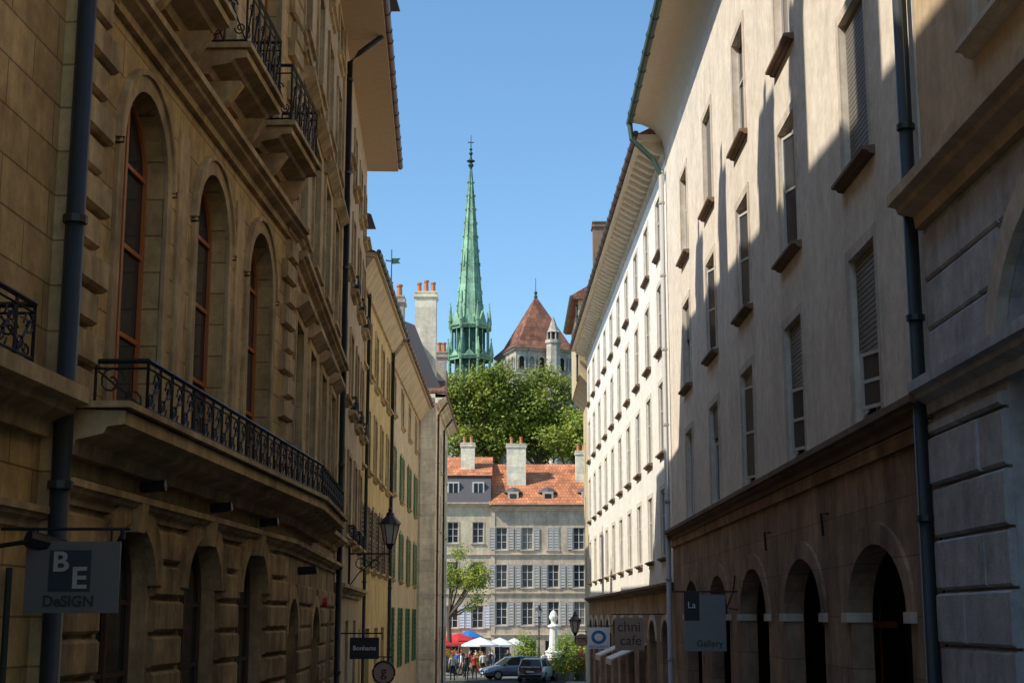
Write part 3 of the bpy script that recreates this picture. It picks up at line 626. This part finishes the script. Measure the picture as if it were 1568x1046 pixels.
for side in range(4):
    a=rot+math.pi/4+side*math.pi/2; nx,ny=math.cos(a),math.sin(a)
    G=Fr(tx+nx*hw,ty+ny*hw,-ny,nx); G.n=(nx,ny)
    for i in range(6):
        s=-4.1+i*1.64
        o=op(s,.85,37.6,39.6,.42)
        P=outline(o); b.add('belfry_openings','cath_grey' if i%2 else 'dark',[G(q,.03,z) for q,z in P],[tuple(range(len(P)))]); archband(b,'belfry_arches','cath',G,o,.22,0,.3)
    for i in range(2):
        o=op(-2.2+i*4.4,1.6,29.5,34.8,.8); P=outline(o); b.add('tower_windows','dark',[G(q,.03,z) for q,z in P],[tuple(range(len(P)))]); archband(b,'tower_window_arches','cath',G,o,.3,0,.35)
    for s in (-1.8,1.8):
        q=G(s,-1.6,42.8); lathe(b,'roof_lucarnes','browntile',q,[(.35,0),(.35,.5),(.02,1.2)],4,rot)
qx,qy=6.4,223.6
lathe(b,'stair_turret','cath',(qx,qy,6),[(1.15,0),(1.15,35.3),(1.35,35.5),(1.35,36)],8,R)
for k in range(8):
    a=2*math.pi*k/8+R; tube(b,'turret_colonnettes','cath',[(qx+.95*math.cos(a),qy+.95*math.sin(a),42),(qx+.95*math.cos(a),qy+.95*math.sin(a),43.3)],.14,4)
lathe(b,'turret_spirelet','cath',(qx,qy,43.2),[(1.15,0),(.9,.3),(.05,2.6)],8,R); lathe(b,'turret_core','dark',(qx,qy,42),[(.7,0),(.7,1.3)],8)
box(b,'chapel','cath_grey',W,8.5,18,226,236,6,31); prism(b,'chapel_roof','browntile',W,8.5,18,[(225.5,31),(231,34.5),(236.5,31)])
Fc=Fr(8.5,226,1,0)
for s in (1.6,5):
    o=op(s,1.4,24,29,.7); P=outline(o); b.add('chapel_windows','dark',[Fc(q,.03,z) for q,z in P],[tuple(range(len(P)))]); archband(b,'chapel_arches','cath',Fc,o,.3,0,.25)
b.finish()

# ============================================================ GROUND
def strip(name,x0,x1,ys,mat,dz,side=False):
    vs=[];fs=[]
    for y in ys: vs+=[(x0,y,gz(y)+dz),(x1,y,gz(y)+dz)]
    for i in range(len(ys)-1): fs.append((2*i,2*i+1,2*i+3,2*i+2))
    if side:
        n=len(vs)
        for y in ys: vs+=[(x0,y,gz(y)),(x1,y,gz(y))]
        for i in range(len(ys)-1): fs+=[(2*i,2*i+2,n+2*i+2,n+2*i),(2*i+1,2*i+3,n+2*i+3,n+2*i+1)]
        fs+=[(0,1,n+1,n),(n-2,n-1,2*n-1,2*n-2)]
    me=bpy.data.meshes.new(name); me.from_pydata(vs,[],fs); me.materials.append(MATS[mat]); o=bpy.data.objects.new(name,me); COL.objects.link(o); return o
strip('ground',-3000,3000,[-3000,0,30,60,95,148,158,168,3000],'earth',0)
strip('street_road',-3.0,3.4,[-40,0,30,60,95],'asphalt',.004); strip('plaza_road',-3.0,3.4,[95,104],'asphalt',.004)
strip('plaza_paving',-60,60,[104,134.6],'pave',.006)
strip('pavement',-4.9,-3.0,[-40,0,30,60,95],'kerb',.13,True); strip('pavement',3.4,4.95,[-40,0,30,60,95],'kerb',.13,True)
strip('gallery_floor',5.0,9.0,[17.3,30,46],'kerb',.12)
strip('road_marking',-.06,.06,[60,94],'sign_white',.009)

# ============================================================ FOLIAGE
def leaves(b,part,mat,blobs,nper,size,shell=.55):
    V=[]
    for (cx_,cy_,cz,rx,ry,rz,m) in blobs:
        for _ in range(m):
            d=np.random.normal(size=3); d/=np.linalg.norm(d); r=shell+(1-shell)*np.random.rand()**.6; r*=1+.12*math.sin(5*d[0]+3*d[2]+cx_)
            c=np.array([cx_+d[0]*rx*r,cy_+d[1]*ry*r,cz+d[2]*rz*r]); cr=size*np.random.uniform(2.0,4.2)
            k=nper
            p=c+np.random.normal(size=(k,3))*cr*.45*np.array([1,1,.7])
            nn=np.random.normal(size=(k,3))*.8+np.array([-.3,-.2,.9])+d*.8
            nn/=np.linalg.norm(nn,axis=1)[:,None]
            t=np.cross(nn,np.random.normal(size=(k,3))); t/=np.linalg.norm(t,axis=1)[:,None]; u=np.cross(nn,t)
            s=size*np.random.uniform(.5,1.1,(k,1))
            V.append(np.stack([p-t*s*.5,p-u*s*.35,p+t*s*.6,p+u*s*.35],1).reshape(-1,3))
    V=np.concatenate(V); n=len(V)//4
    b.add(part,mat,V.tolist(),[(4*j,4*j+1,4*j+2,4*j+3) for j in range(n)])
def tree(name,base,crowns,mat,size,nper,dens):
    b=B(name); bx,by,bz=base
    zt=max(c[2] for c in crowns); mz=bz+(zt-bz)*.45
    tube(b,'trunk','bark',[(bx,by,bz-.3),(bx+.1,by,bz+(mz-bz)*.5),(bx,by,mz)],[.09*(zt-bz)*.35,.07*(zt-bz)*.3,.06*(zt-bz)*.28],8)
    blobs=[]
    for (x,y,z,r) in crowns:
        tube(b,'limbs','bark',[(bx,by,mz),((bx+x)/2,(by+y)/2,(mz+z)/2-.1*r),(x,y,z+.4*r)],[.045*(zt-bz)*.25,.03*(zt-bz)*.25,.03],6)
        for _ in range(4):
            d=np.random.normal(size=3); d/=np.linalg.norm(d); tube(b,'limbs','bark',[(x,y,z-.2*r),(x+d[0]*r*.8,y+d[1]*r*.8,z+d[2]*r*.75)],[.012*(zt-bz)*.3,.01],4)
        blobs.append((x,y,z,r,r,r*.85,int(dens*r*r)))
    leaves(b,'foliage',mat,blobs,nper,size); b.finish()
def crownset(cx,cy,cz,R,n,r0,r1,fz=.85):
    out=[]
    for i in range(n):
        d=np.random.normal(size=3); d/=np.linalg.norm(d); k=np.random.uniform(.45,1)
        out.append((cx+d[0]*R*k,cy+d[1]*R*k,cz+d[2]*R*k*fz,np.random.uniform(r0,r1)))
    return out
tree('plane_tree',(-3.5,165,7.8),crownset(-3.2,165,22.0,4.3,12,1.3,2.3)+[(-6.2,164,25.3,1.8),(-1.2,163,26.2,1.8),(-3.6,163,26.0,1.6),(-5.8,163,19.0,2.2)],'leaf',.42,24,15)
tree('plane_tree',(3.2,167,7.8),crownset(2.6,167,22.2,4.1,12,1.3,2.2)+[(3.4,165,26.6,1.6),(5.6,165,25.2,1.7),(.9,165,25.2,1.4)],'leaf',.42,24,15)
tree('plane_tree',(7.0,162,7.8),crownset(6.8,162,19.4,3.0,9,1.2,2.0)+[(8.2,161,18.2,1.6),(8.4,161,20.6,1.4)],'leaf2',.4,24,15)
tree('plane_tree',(-8.5,168,7.8),crownset(-8.6,168,21.8,3.6,8,1.4,2.4)+[(-7.2,166,24.6,1.8)],'leaf',.42,24,12)
tree('plaza_tree',(-5.0,118,-4.12),crownset(-3.5,118,3.4,1.5,9,.5,.95)+[(-2.6,118,1.4,.5),(-4.3,118,5,.6),(-3.2,118,.6,.5)],'leaf2',.2,22,42)
tree('hillside_tree',(14,175,7.8),crownset(13.5,175,19,4,7,1.6,2.6),'leaf',.42,22,10)
def bush(name,x,y,r,h,flower=None,planter=True):
    b=B(name); z=gz(y)
    if planter: lathe(b,'planter','kerb',(x,y,z),[(r*.7,0),(r*.85,.45),(r*.9,.5),(r*.9,.55)],12)
    lathe(b,'inner_twigs','bark',(x,y,z+.4),[(r*.2,0),(r*.35,h*.4),(.05,h*.7)],6)
    leaves(b,'foliage','bushleaf',[(x,y,z+h*.55,r,r,h*.48,150)],24,.13,.45)
    if flower: leaves(b,'flowers',flower,[(x,y-.1,z+h*.6,r*1.03,r*1.03,h*.47,40)],9,.17,.9)
    b.finish()
bush('topiary_bush',1.0,104.5,.95,3.0); bush('topiary_bush',3.85,105,1.0,2.9); bush('flowering_bush',4.9,108,.8,2.2,'fl_yel')
bush('flower_planter',3.4,99.5,.95,1.8,'fl_yel'); bush('flower_planter',4.75,100,.75,1.7,'fl_red'); bush('flower_planter',2.7,103,.5,1.1,'fl_red'); bush('flower_planter',-2.4,112,.5,1.3,'fl_red')
bush('flowering_bush',-4.6,112,.7,1.6,'fl_red')

# ============================================================ SIGNS
def text(par,body_,x,y,z,size,mat,sx=1,bold=0):
    cu=bpy.data.curves.new('t','FONT'); cu.body=body_; cu.size=size; cu.align_x='CENTER'; cu.align_y='CENTER'; cu.extrude=.004; cu.offset=bold
    o=bpy.data.objects.new('t',cu); COL.objects.link(o); bpy.context.view_layer.update()
    me=bpy.data.meshes.new_from_object(o.evaluated_get(bpy.context.evaluated_depsgraph_get())); bpy.data.objects.remove(o)
    me.materials.clear(); me.materials.append(MATS[mat]); q=bpy.data.objects.new('lettering',me); COL.objects.link(q); q.parent=par
    q.location=(x,y,z); q.rotation_euler=(math.pi/2,0,0); q.scale=(sx,1,1)
b=B('design_shop_sign'); y=12.0
box(b,'board','sign_grey',W,-3.93,-3.17,y,y+.03,.03,.6); box(b,'logo_square','teal',W,-3.74,-3.40,y-.006,y-.001,.2,.53)
tube(b,'bracket','iron',[(-4.15,y+.015,.7),(-3.1,y+.015,.7)],.014,6); tube(b,'bracket_finial','iron',[(-3.16,y+.015,.7),(-3.16,y+.015,.62)],.02,6)
for x in (-3.85,-3.25): tube(b,'hangers','iron',[(x,y+.015,.7),(x,y+.015,.6)],.008,4)
e=b.finish(); text(e,'B',-3.645,y-.01,.43,.22,'sign_be',1.1,.005); text(e,'E',-3.49,y-.01,.30,.24,'sign_be',1.1,.005); text(e,'DeSIGN',-3.57,y-.006,.12,.12,'teal',1,.003)
b=B('auction_house_sign'); y=37
box(b,'board','black',W,-4.0,-3.28,y,y+.04,-1.02,-.5); tube(b,'bracket','iron',[(-4.3,y+.02,-.4),(-3.2,y+.02,-.4),(-3.2,y+.02,-.55)],.02,6)
e=b.finish(); text(e,'Bonhams',-3.64,y-.006,-.76,.155,'txt_w',1,.002)
b=B('round_hanging_sign'); y=44; c=(-3.75,-1.6)
tube(b,'ring','iron',[(c[0]+.32*math.cos(a),y,c[1]+.32*math.sin(a)) for a in [i*math.pi/12 for i in range(25)]],.03,6)
P=[(c[0]+.3*math.cos(i*math.pi/12),y+.01,c[1]+.3*math.sin(i*math.pi/12)) for i in range(24)]; b.add('disc','pinkish',P,[tuple(range(24))])
tube(b,'bracket','iron',[(-4.6,y,-1.15),(-3.5,y,-1.15)],.02,6); tube(b,'hanger','iron',[(-3.75,y,-1.15),(-3.75,y,-1.3)],.012,4)
e=b.finish(); text(e,'g',c[0],y-.006,c[1]+.03,.42,'black')
b=B('gallery_sign'); y=33
box(b,'board','sign_lt',W,3.8,4.72,y,y+.04,-.74,.48); box(b,'black_square','black',W,3.8,4.14,y-.006,y-.001,-.08,.55)
tube(b,'bracket','iron',[(5.0,y+.02,.55),(3.6,y+.02,.55)],.02,6); tube(b,'bracket','iron',[(5.0,y+.02,.15),(4.75,y+.02,.2),(4.9,y+.02,.55),(4.95,y+.02,.9)],.02,6)
e=b.finish(); text(e,'Gallery',4.35,y-.006,-.58,.2,'black',1.0); text(e,'La',3.97,y-.012,.25,.2,'txt_w')
b=B('cafe_sign'); y=48
box(b,'board','pinkish',W,3.3,4.25,y,y+.04,-1.05,-.02); tube(b,'bracket','iron',[(4.95,y,.08),(3.2,y,.08)],.02,6)
e=b.finish(); text(e,'chni',3.75,y-.006,-.32,.46,'wood_dk'); text(e,'cafe',3.8,y-.006,-.75,.44,'wood_dk')
b=B('restaurant_sign'); y=60
box(b,'board','sign_white',W,3.02,3.92,y,y+.05,-1.25,-.42); P=[(3.47+.3*math.cos(i*math.pi/12),y-.006,-.8+.27*math.sin(i*math.pi/12)) for i in range(24)]; b.add('emblem','blue',P,[tuple(range(24))])
P=[(3.47+.17*math.cos(i*math.pi/12),y-.012,-.8+.15*math.sin(i*math.pi/12)) for i in range(24)]; b.add('emblem_centre','sign_white',P,[tuple(range(24))])
tube(b,'bracket','iron',[(4.8,y,-.35),(3.0,y,-.35)],.02,6); e=b.finish(); text(e,'RESTAURANT',3.47,y-.008,-1.17,.13,'blue')
b=B('oval_hanging_sign'); y=72
P=[(3.35+.36*math.cos(i*math.pi/12),y,-1.1+.3*math.sin(i*math.pi/12)) for i in range(24)]; Q=[(p[0],p[1]+.05,p[2]) for p in P]; b.add('board','pinkish',P+Q,[tuple(range(24)),tuple(range(24,48))]+[(i,(i+1)%24,(i+1)%24+24,i+24) for i in range(24)])
tube(b,'bracket','iron',[(4.65,y,-.7),(3.2,y,-.7)],.02,5); e=b.finish(); text(e,'Bar',3.35,y-.006,-1.1,.3,'r_sill')
def lantern(b,x,y,z,s=1):
    lathe(b,'lantern_base','iron',(x,y,z),[(.05*s,-.12*s),(.1*s,0),(.13*s,.04*s)],8); lathe(b,'lantern_glass','lampglass',(x,y,z+.04*s),[(.13*s,0),(.25*s,.52*s)],6)
    for k in range(6):
        a=k*math.pi/3; tube(b,'lantern_frame','iron',[(x+.135*s*math.cos(a),y+.135*s*math.sin(a),z+.04*s),(x+.26*s*math.cos(a),y+.26*s*math.sin(a),z+.57*s)],.014*s,4)
    lathe(b,'lantern_cap','iron',(x,y,z+.56*s),[(.3*s,0),(.28*s,.05*s),(.12*s,.22*s),(.1*s,.3*s),(.05*s,.34*s),(.06*s,.4*s),(.01*s,.47*s)],8)
def wall_lamp(name,wx,x,y,z,s,sg):
    b=B(name); lantern(b,x,y,z,s)
    zb=z-.13*s; tube(b,'arm','iron',[(wx,y,zb-.1),(x,y,zb-.1)],.025*s,6); tube(b,'arm','iron',[(x,y,zb-.35*s),(x,y,zb+.05)],.025*s,6)
    L=abs(x-wx)
    for k,(cxo,rr) in enumerate(((.3,.2),(.62,.15))):
        pts=[(wx+sg*(L*cxo+rr*(1-t*.7)*math.cos(7*t)),y,zb-.38*s+rr*(1-t*.7)*math.sin(7*t)) for t in [i/16 for i in range(17)]]; tube(b,'scroll','iron',pts,.014*s,4)
    tube(b,'brace','iron',[(wx,y,zb-1.0*s),(wx+sg*L*.25,y,zb-.62*s),(wx+sg*L*.8,y,zb-.13)],.016*s,5); tube(b,'wall_plate','iron',[(wx+sg*.02,y,zb-1.1*s),(wx+sg*.02,y,zb+.15)],.03*s,4)
    b.finish()
wall_lamp('street_lamp',-4.4,-3.3,40,1.9,1.0,1); wall_lamp('street_lamp',4.62,2.95,70,-.75,1.0,-1)
b=B('lamp_post'); lathe(b,'post','iron',(2.0,111,gz(111)),[(.18,0),(.14,.6),(.06,.8),(.045,4.0)],8); lantern(b,2.0,111,gz(111)+4.1,.9); tube(b,'crossbar','iron',[(1.6,111,-.4),(2.4,111,-.4)],.02,4); b.finish()
b=B('fountain_monument'); x,y=3.05,110; z=gz(y)
lathe(b,'basin','cath',(x,y,z),[(1.7,0),(1.8,.5),(1.85,.65),(1.6,.65),(1.5,.4)],16); lathe(b,'column','white',(x,y,z),[(.6,0),(.6,1.5),(.7,1.6),(.42,1.75),(.33,2.0),(.27,3.3),(.42,3.4),(.42,3.5),(.2,3.6),(.16,3.75),(.3,4.0),(.32,4.15),(.2,4.45),(.05,4.6)],10)
b.finish()
def parasol(name,x,y,r,mat,h=2.5):
    b=B(name); z=gz(y); tube(b,'pole','frame_w',[(x,y,z),(x,y,z+h)],.03,6); lathe(b,'canopy',mat,(x,y,z+h-.65),[(r,0),(r,.12),(r*.55,.42),(.03,.7)],8); lathe(b,'base','kerb',(x,y,z),[(.3,0),(.3,.08)],10)
    b.finish()
parasol('parasol',-2.5,118,1.5,'canvas'); parasol('parasol',-4.3,121,1.5,'red',2.8); parasol('parasol',-1.0,123,1.3,'canvas',2.4); parasol('parasol',-3.6,126,1.2,'blue',3.0); parasol('parasol',-5.8,117,1.4,'red',2.5); parasol('parasol',.2,127,1.2,'canvas',2.3)
def table(x,y):
    b=B('cafe_table'); z=gz(y); lathe(b,'top','wood_dk',(x,y,z+.72),[(.35,0),(.35,.03)],12); lathe(b,'leg','iron',(x,y,z),[(.22,0),(.03,.05),(.03,.72)],8)
    for s in (-1,1):
        xx=x+s*.6; box(b,'chair_seat','wood_or',W,xx-.2,xx+.2,y-.2,y+.2,z+.43,z+.46); box(b,'chair_back','wood_or',W,xx+s*.18,xx+s*.21,y-.2,y+.2,z+.5,z+.88)
        for i in (-.18,.18):
            for j in (-.18,.18): tube(b,'chair_legs','iron',[(xx+i,y+j,z),(xx+i,y+j,z+(.88 if i*s>0 else .44))],.014,4)
    b.finish()
for x,y in ((-2.6,116.5),(-4.2,116),(-.9,119),(-3.4,120)): table(x,y)
b=B('traffic_sign'); x,y=5.0,96; z=gz(y); tube(b,'post','frame_g',[(x-.1,y,z),(x-.1,y,z+.9)],.03,6)
P=[(x-.1+.28*math.cos(i*math.pi/12),y-.04,z+.85+.28*math.sin(i*math.pi/12)) for i in range(24)]; b.add('disc','red',P,[tuple(range(24))]); P=[(x-.1+.2*math.cos(i*math.pi/12),y-.046,z+.85+.2*math.sin(i*math.pi/12)) for i in range(24)]; b.add('disc_centre','blue',P,[tuple(range(24))]); b.finish()

# ============================================================ CAR
def car(name,x,y,ang,paint,van=0):
    z=gz(y)+.01; b=B(name)
    M=Matrix.Translation((x,y,z))@Matrix.Rotation(ang,4,'Z')
    T=lambda p: tuple(M@Vector(p))
    st=[(-2.1,.72,.45,.95),(-2.02,.82,.3,1.0),(-1.5,.88,.24,1.02),(0,.9,.22,.98),(.9,.89,.22,.96),(1.5,.86,.24,.86),(1.95,.78,.3,.74),(2.1,.62,.4,.62)]
    def sec(w,zb,zt): return [(-w*.86,zb),(-w,zb+.14),(-w,zt-.2),(-w*.93,zt-.04),(-w*.7,zt),(w*.7,zt),(w*.93,zt-.04),(w,zt-.2),(w,zb+.14),(w*.86,zb)]
    vs=[];fs=[]
    for s,w,zb,zt in st: vs+=[T((s,a,c)) for a,c in sec(w,zb,zt)]
    m=10
    for i in range(len(st)-1):
        for k in range(m): fs.append((i*m+k,i*m+(k+1)%m,(i+1)*m+(k+1)%m,(i+1)*m+k))
    fs+=[tuple(range(m)),tuple(range((len(st)-1)*m,len(st)*m))]; b.add('body',paint,vs,fs); b.smooth.add('body')
    base=[(-2.0,.74,1.0),(-.3,.8,.98),(.95,.78,.96)]; top=[(-1.72,.6,1.43),(-.4,.64,1.5),(.25,.6,1.44)]
    bl=[T((s,-w,h)) for s,w,h in base]; br=[T((s,w,h)) for s,w,h in base]; tl=[T((s,-w,h)) for s,w,h in top]; tr=[T((s,w,h)) for s,w,h in top]
    V=bl+br+tl+tr
    b.add('windows','glass',V,[(0,1,7,6),(1,2,8,7),(3,4,10,9),(4,5,11,10),(2,5,11,8),(0,3,9,6)])
    b.add('roof',paint,[tuple(Vector(v)+Vector((0,0,.012))) for v in tl+tr],[(0,1,4,3),(1,2,5,4)])
    for a,c in ((bl,tl),(br,tr)):
        for i in range(3): tube(b,'pillars',paint,[a[i],c[i]],.035,5)
        tube(b,'roof_rails',paint,c,.03,5)
    tube(b,'pillars',paint,[tl[0],tr[0]],.04,5); tube(b,'pillars',paint,[tl[2],tr[2]],.04,5)
    for sx in (-1.35,1.3):
        for sy in (-1,1):
            p0=Vector((sx,sy*.72,.32)); p1=Vector((sx,sy*.91,.32)); tube(b,'tyres','rubber',[T(p0),T(p1)],.32,18); tube(b,'rims','alloy',[T(p1),T(p1+Vector((0,sy*.012,0)))],.2,12)
    for sy in (-1,1):
        tube(b,'headlights','hlight',[T((1.9,sy*.62,.66)),T((2.08,sy*.55,.62))],[.1,.08],8); tube(b,'tail_lights','tlight',[T((-2.06,sy*.7,.72)),T((-2.08,sy*.68,.98))],.07,6)
        tube(b,'mirrors',paint,[T((.75,sy*.85,1.0)),T((.72,sy*1.0,1.03))],[.05,.08],6)
    def bx(p,mt,x0,x1,y0,y1,z0,z1):
        G=lambda a,d,zz:T((a,d,zz)); box(b,p,mt,G,x0,x1,y0,y1,z0,z1)
    bx('front_bumper','rubber',2.02,2.13,-.5,.5,.32,.45); bx('number_plate','sign_white',-2.15,-2.12,-.26,.26,.62,.73); bx('number_plate','sign_white',2.13,2.15,-.26,.26,.4,.5); bx('rear_bumper','rubber',-2.14,-2.05,-.7,.7,.34,.48); bx('grille','black',2.04,2.12,-.3,.3,.52,.62)
    b.finish()
car('parked_car',.0,101.0,math.radians(200),'carpaint'); car('parked_car',1.6,98.0,math.radians(78),'carpaint3')
car('parked_car',-5.2,108,math.radians(10),'carpaint2')

# ============================================================ PEOPLE
def person(name,x,y,h,head,shirt,trous,stride=.18,arm=.15):
    k=h/1.72
    J=[(0,0,.96),(0,.0,1.12),(0,.01,1.34),(0,.01,1.47),(0,.02,1.54),(0,.03,1.63),(0,.03,1.7)]
    R=[(.15,.11),(.125,.095),(.165,.11),(.06,.055),(.055,.06),(.075,.095),(.06,.07)]
    Ed=[(0,1),(1,2),(2,3),(3,4),(4,5),(5,6)]
    def add(p,r,par): J.append(p); R.append((r,r)); Ed.append((par,len(J)-1)); return len(J)-1
    for sg in (-1,1):
        a=add((sg*.19,0,1.42),.055,2); e=add((sg*.24,sg*arm*.4-.02,1.15),.042,a); w=add((sg*.25,sg*arm+.08,.92),.028,e); add((sg*.25,sg*arm+.11,.85),.034,w)
        t=add((sg*.095,0,.88),.088,0); kn=add((sg*.1,-sg*stride*.5+.04,.49),.06,t); an=add((sg*.1,-sg*stride,.09),.04,kn); add((sg*.11,-sg*stride+.15,.035),.036,an)
    me=bpy.data.meshes.new('fig'); me.from_pydata([(a*k,b_*k,c*k) for a,b_,c in J],Ed,[]); o=bpy.data.objects.new('fig',me); COL.objects.link(o)
    sk=o.modifiers.new('s','SKIN')
    for i,v in enumerate(me.skin_vertices[0].data): v.radius=(R[i][0]*k,R[i][1]*k); v.use_root=(i==0)
    sb=o.modifiers.new('ss','SUBSURF'); sb.levels=1; sb.render_levels=1
    bpy.context.view_layer.update()
    m2=bpy.data.meshes.new_from_object(o.evaluated_get(bpy.context.evaluated_depsgraph_get())); bpy.data.objects.remove(o)
    m2.materials.clear()
    for q in ('skin','hair',shirt,trous,'black'): m2.materials.append(MATS[q])
    for p in m2.polygons:
        c=p.center/k; ax=abs(c.x)
        if c.z>1.66 or (c.z>1.53 and c.y<-.02): i=1
        elif c.z>1.48: i=0
        elif ax>.2 and c.z<1.12 and c.z>.7: i=0
        elif c.z>.97: i=2
        elif c.z>.09: i=3
        else: i=4
        p.material_index=i; p.use_smooth=True
    b=B(name); bod=bpy.data.objects.new('body',m2); COL.objects.link(bod); bod.parent=b.e
    for sg in (-1,1):
        hx,hy,hz=sg*.25,sg*arm+.11,.84
        for f,(dy,L) in enumerate(((.025,.075),(.008,.085),(-.009,.08),(-.025,.06))): tube(b,'fingers','skin',[(hx*k,(hy+dy)*k,hz*k),((hx)*k,(hy+dy+.01)*k,(hz-L*.6)*k),((hx-sg*.015)*k,(hy+dy+.02)*k,(hz-L)*k)],[.01,.009,.006],4)
        tube(b,'thumbs','skin',[(hx*k,(hy+.02)*k,(hz+.02)*k),((hx-sg*.01)*k,(hy+.05)*k,(hz-.02)*k),((hx-sg*.015)*k,(hy+.055)*k,(hz-.05)*k)],[.011,.01,.008],4)
        tube(b,'ears','skin',[(sg*.078*k,.02*k,1.62*k),(sg*.09*k,.01*k,1.66*k)],.014,4); tube(b,'eyes','black',[(sg*.03*k,.118*k,1.65*k),(sg*.03*k,.124*k,1.65*k)],.009,5)
    tube(b,'nose','skin',[(0,.115*k,1.645*k),(0,.14*k,1.61*k)],[.008,.014],4); tube(b,'mouth','red',[(-.02*k,.118*k,1.58*k),(.02*k,.118*k,1.58*k)],.005,4)
    e=b.finish(); e.location=(x,y,gz(y)+.006); e.rotation_euler=(0,0,head)
for i,(x,y,h,hd,s,t) in enumerate(((-3.0,99.5,1.78,2.9,'black','teal'),(-2.5,100.2,1.68,3.3,'red','black'),(-2.0,104,1.75,.3,'txt_w','teal'),(-3.5,104,1.7,1.4,'canvas','wood_dk'),(-1.6,109,1.72,3.0,'black','black'),(-4.1,111,1.66,2.2,'blue','black'),(-3.1,110,1.75,4.4,'red','teal'),(2.3,107,1.7,.5,'txt_w','black'),(-.3,112,1.72,3.2,'teal','wood_dk'),(-2.7,113.5,1.7,1.2,'txt_w','black'),(-3.8,114,1.7,2.6,'black','teal'),(-1.5,115,1.65,.4,'canvas','blue'),(.6,116,1.74,3.5,'black','black'),(-3.9,98.8,1.72,.2,'canvas','teal'))):
    person('pedestrian',x,y,h,hd,s,t,random.uniform(.08,.24),random.uniform(.05,.2))

# ============================================================ WORLD, SUN, CAMERA
w=bpy.data.worlds.new("World"); sc.world=w; w.use_nodes=True; nt=w.node_tree; bg=nt.nodes['Background']
sky=nt.nodes.new('ShaderNodeTexSky'); sky.sky_type='NISHITA'; sky.sun_disc=False
el=math.asin(SUN.z); az=math.atan2(SUN.x,SUN.y); sky.sun_elevation=el; sky.sun_rotation=az%(2*math.pi); sky.altitude=0; sky.air_density=1.1; sky.dust_density=.8; sky.ozone_density=1.3
gn=nt.nodes.new('ShaderNodeVectorMath'); gn.operation='MULTIPLY'; gn.inputs[1].default_value=(.86,1.15,1.32)
nt.links.new(sky.outputs[0],gn.inputs[0]); nt.links.new(gn.outputs[0],bg.inputs[0]); bg.inputs[1].default_value=.15
l=bpy.data.lights.new('sun','SUN'); l.energy=5.0; l.angle=math.radians(.5); l.color=(1,.93,.8); lo=bpy.data.objects.new('sun',l); COL.objects.link(lo); lo.rotation_euler=(-SUN).to_track_quat('-Z','Y').to_euler()
cam=bpy.data.cameras.new('camera'); co=bpy.data.objects.new('camera',cam); COL.objects.link(co); sc.camera=co
co.location=(0,0,0); co.rotation_euler=(math.radians(90+10.6),0,0); cam.sensor_width=36; cam.lens=51.66; cam.clip_end=6000; cam.clip_start=.1
sc.view_settings.view_transform='Standard'; sc.view_settings.look='None'; sc.view_settings.exposure=0
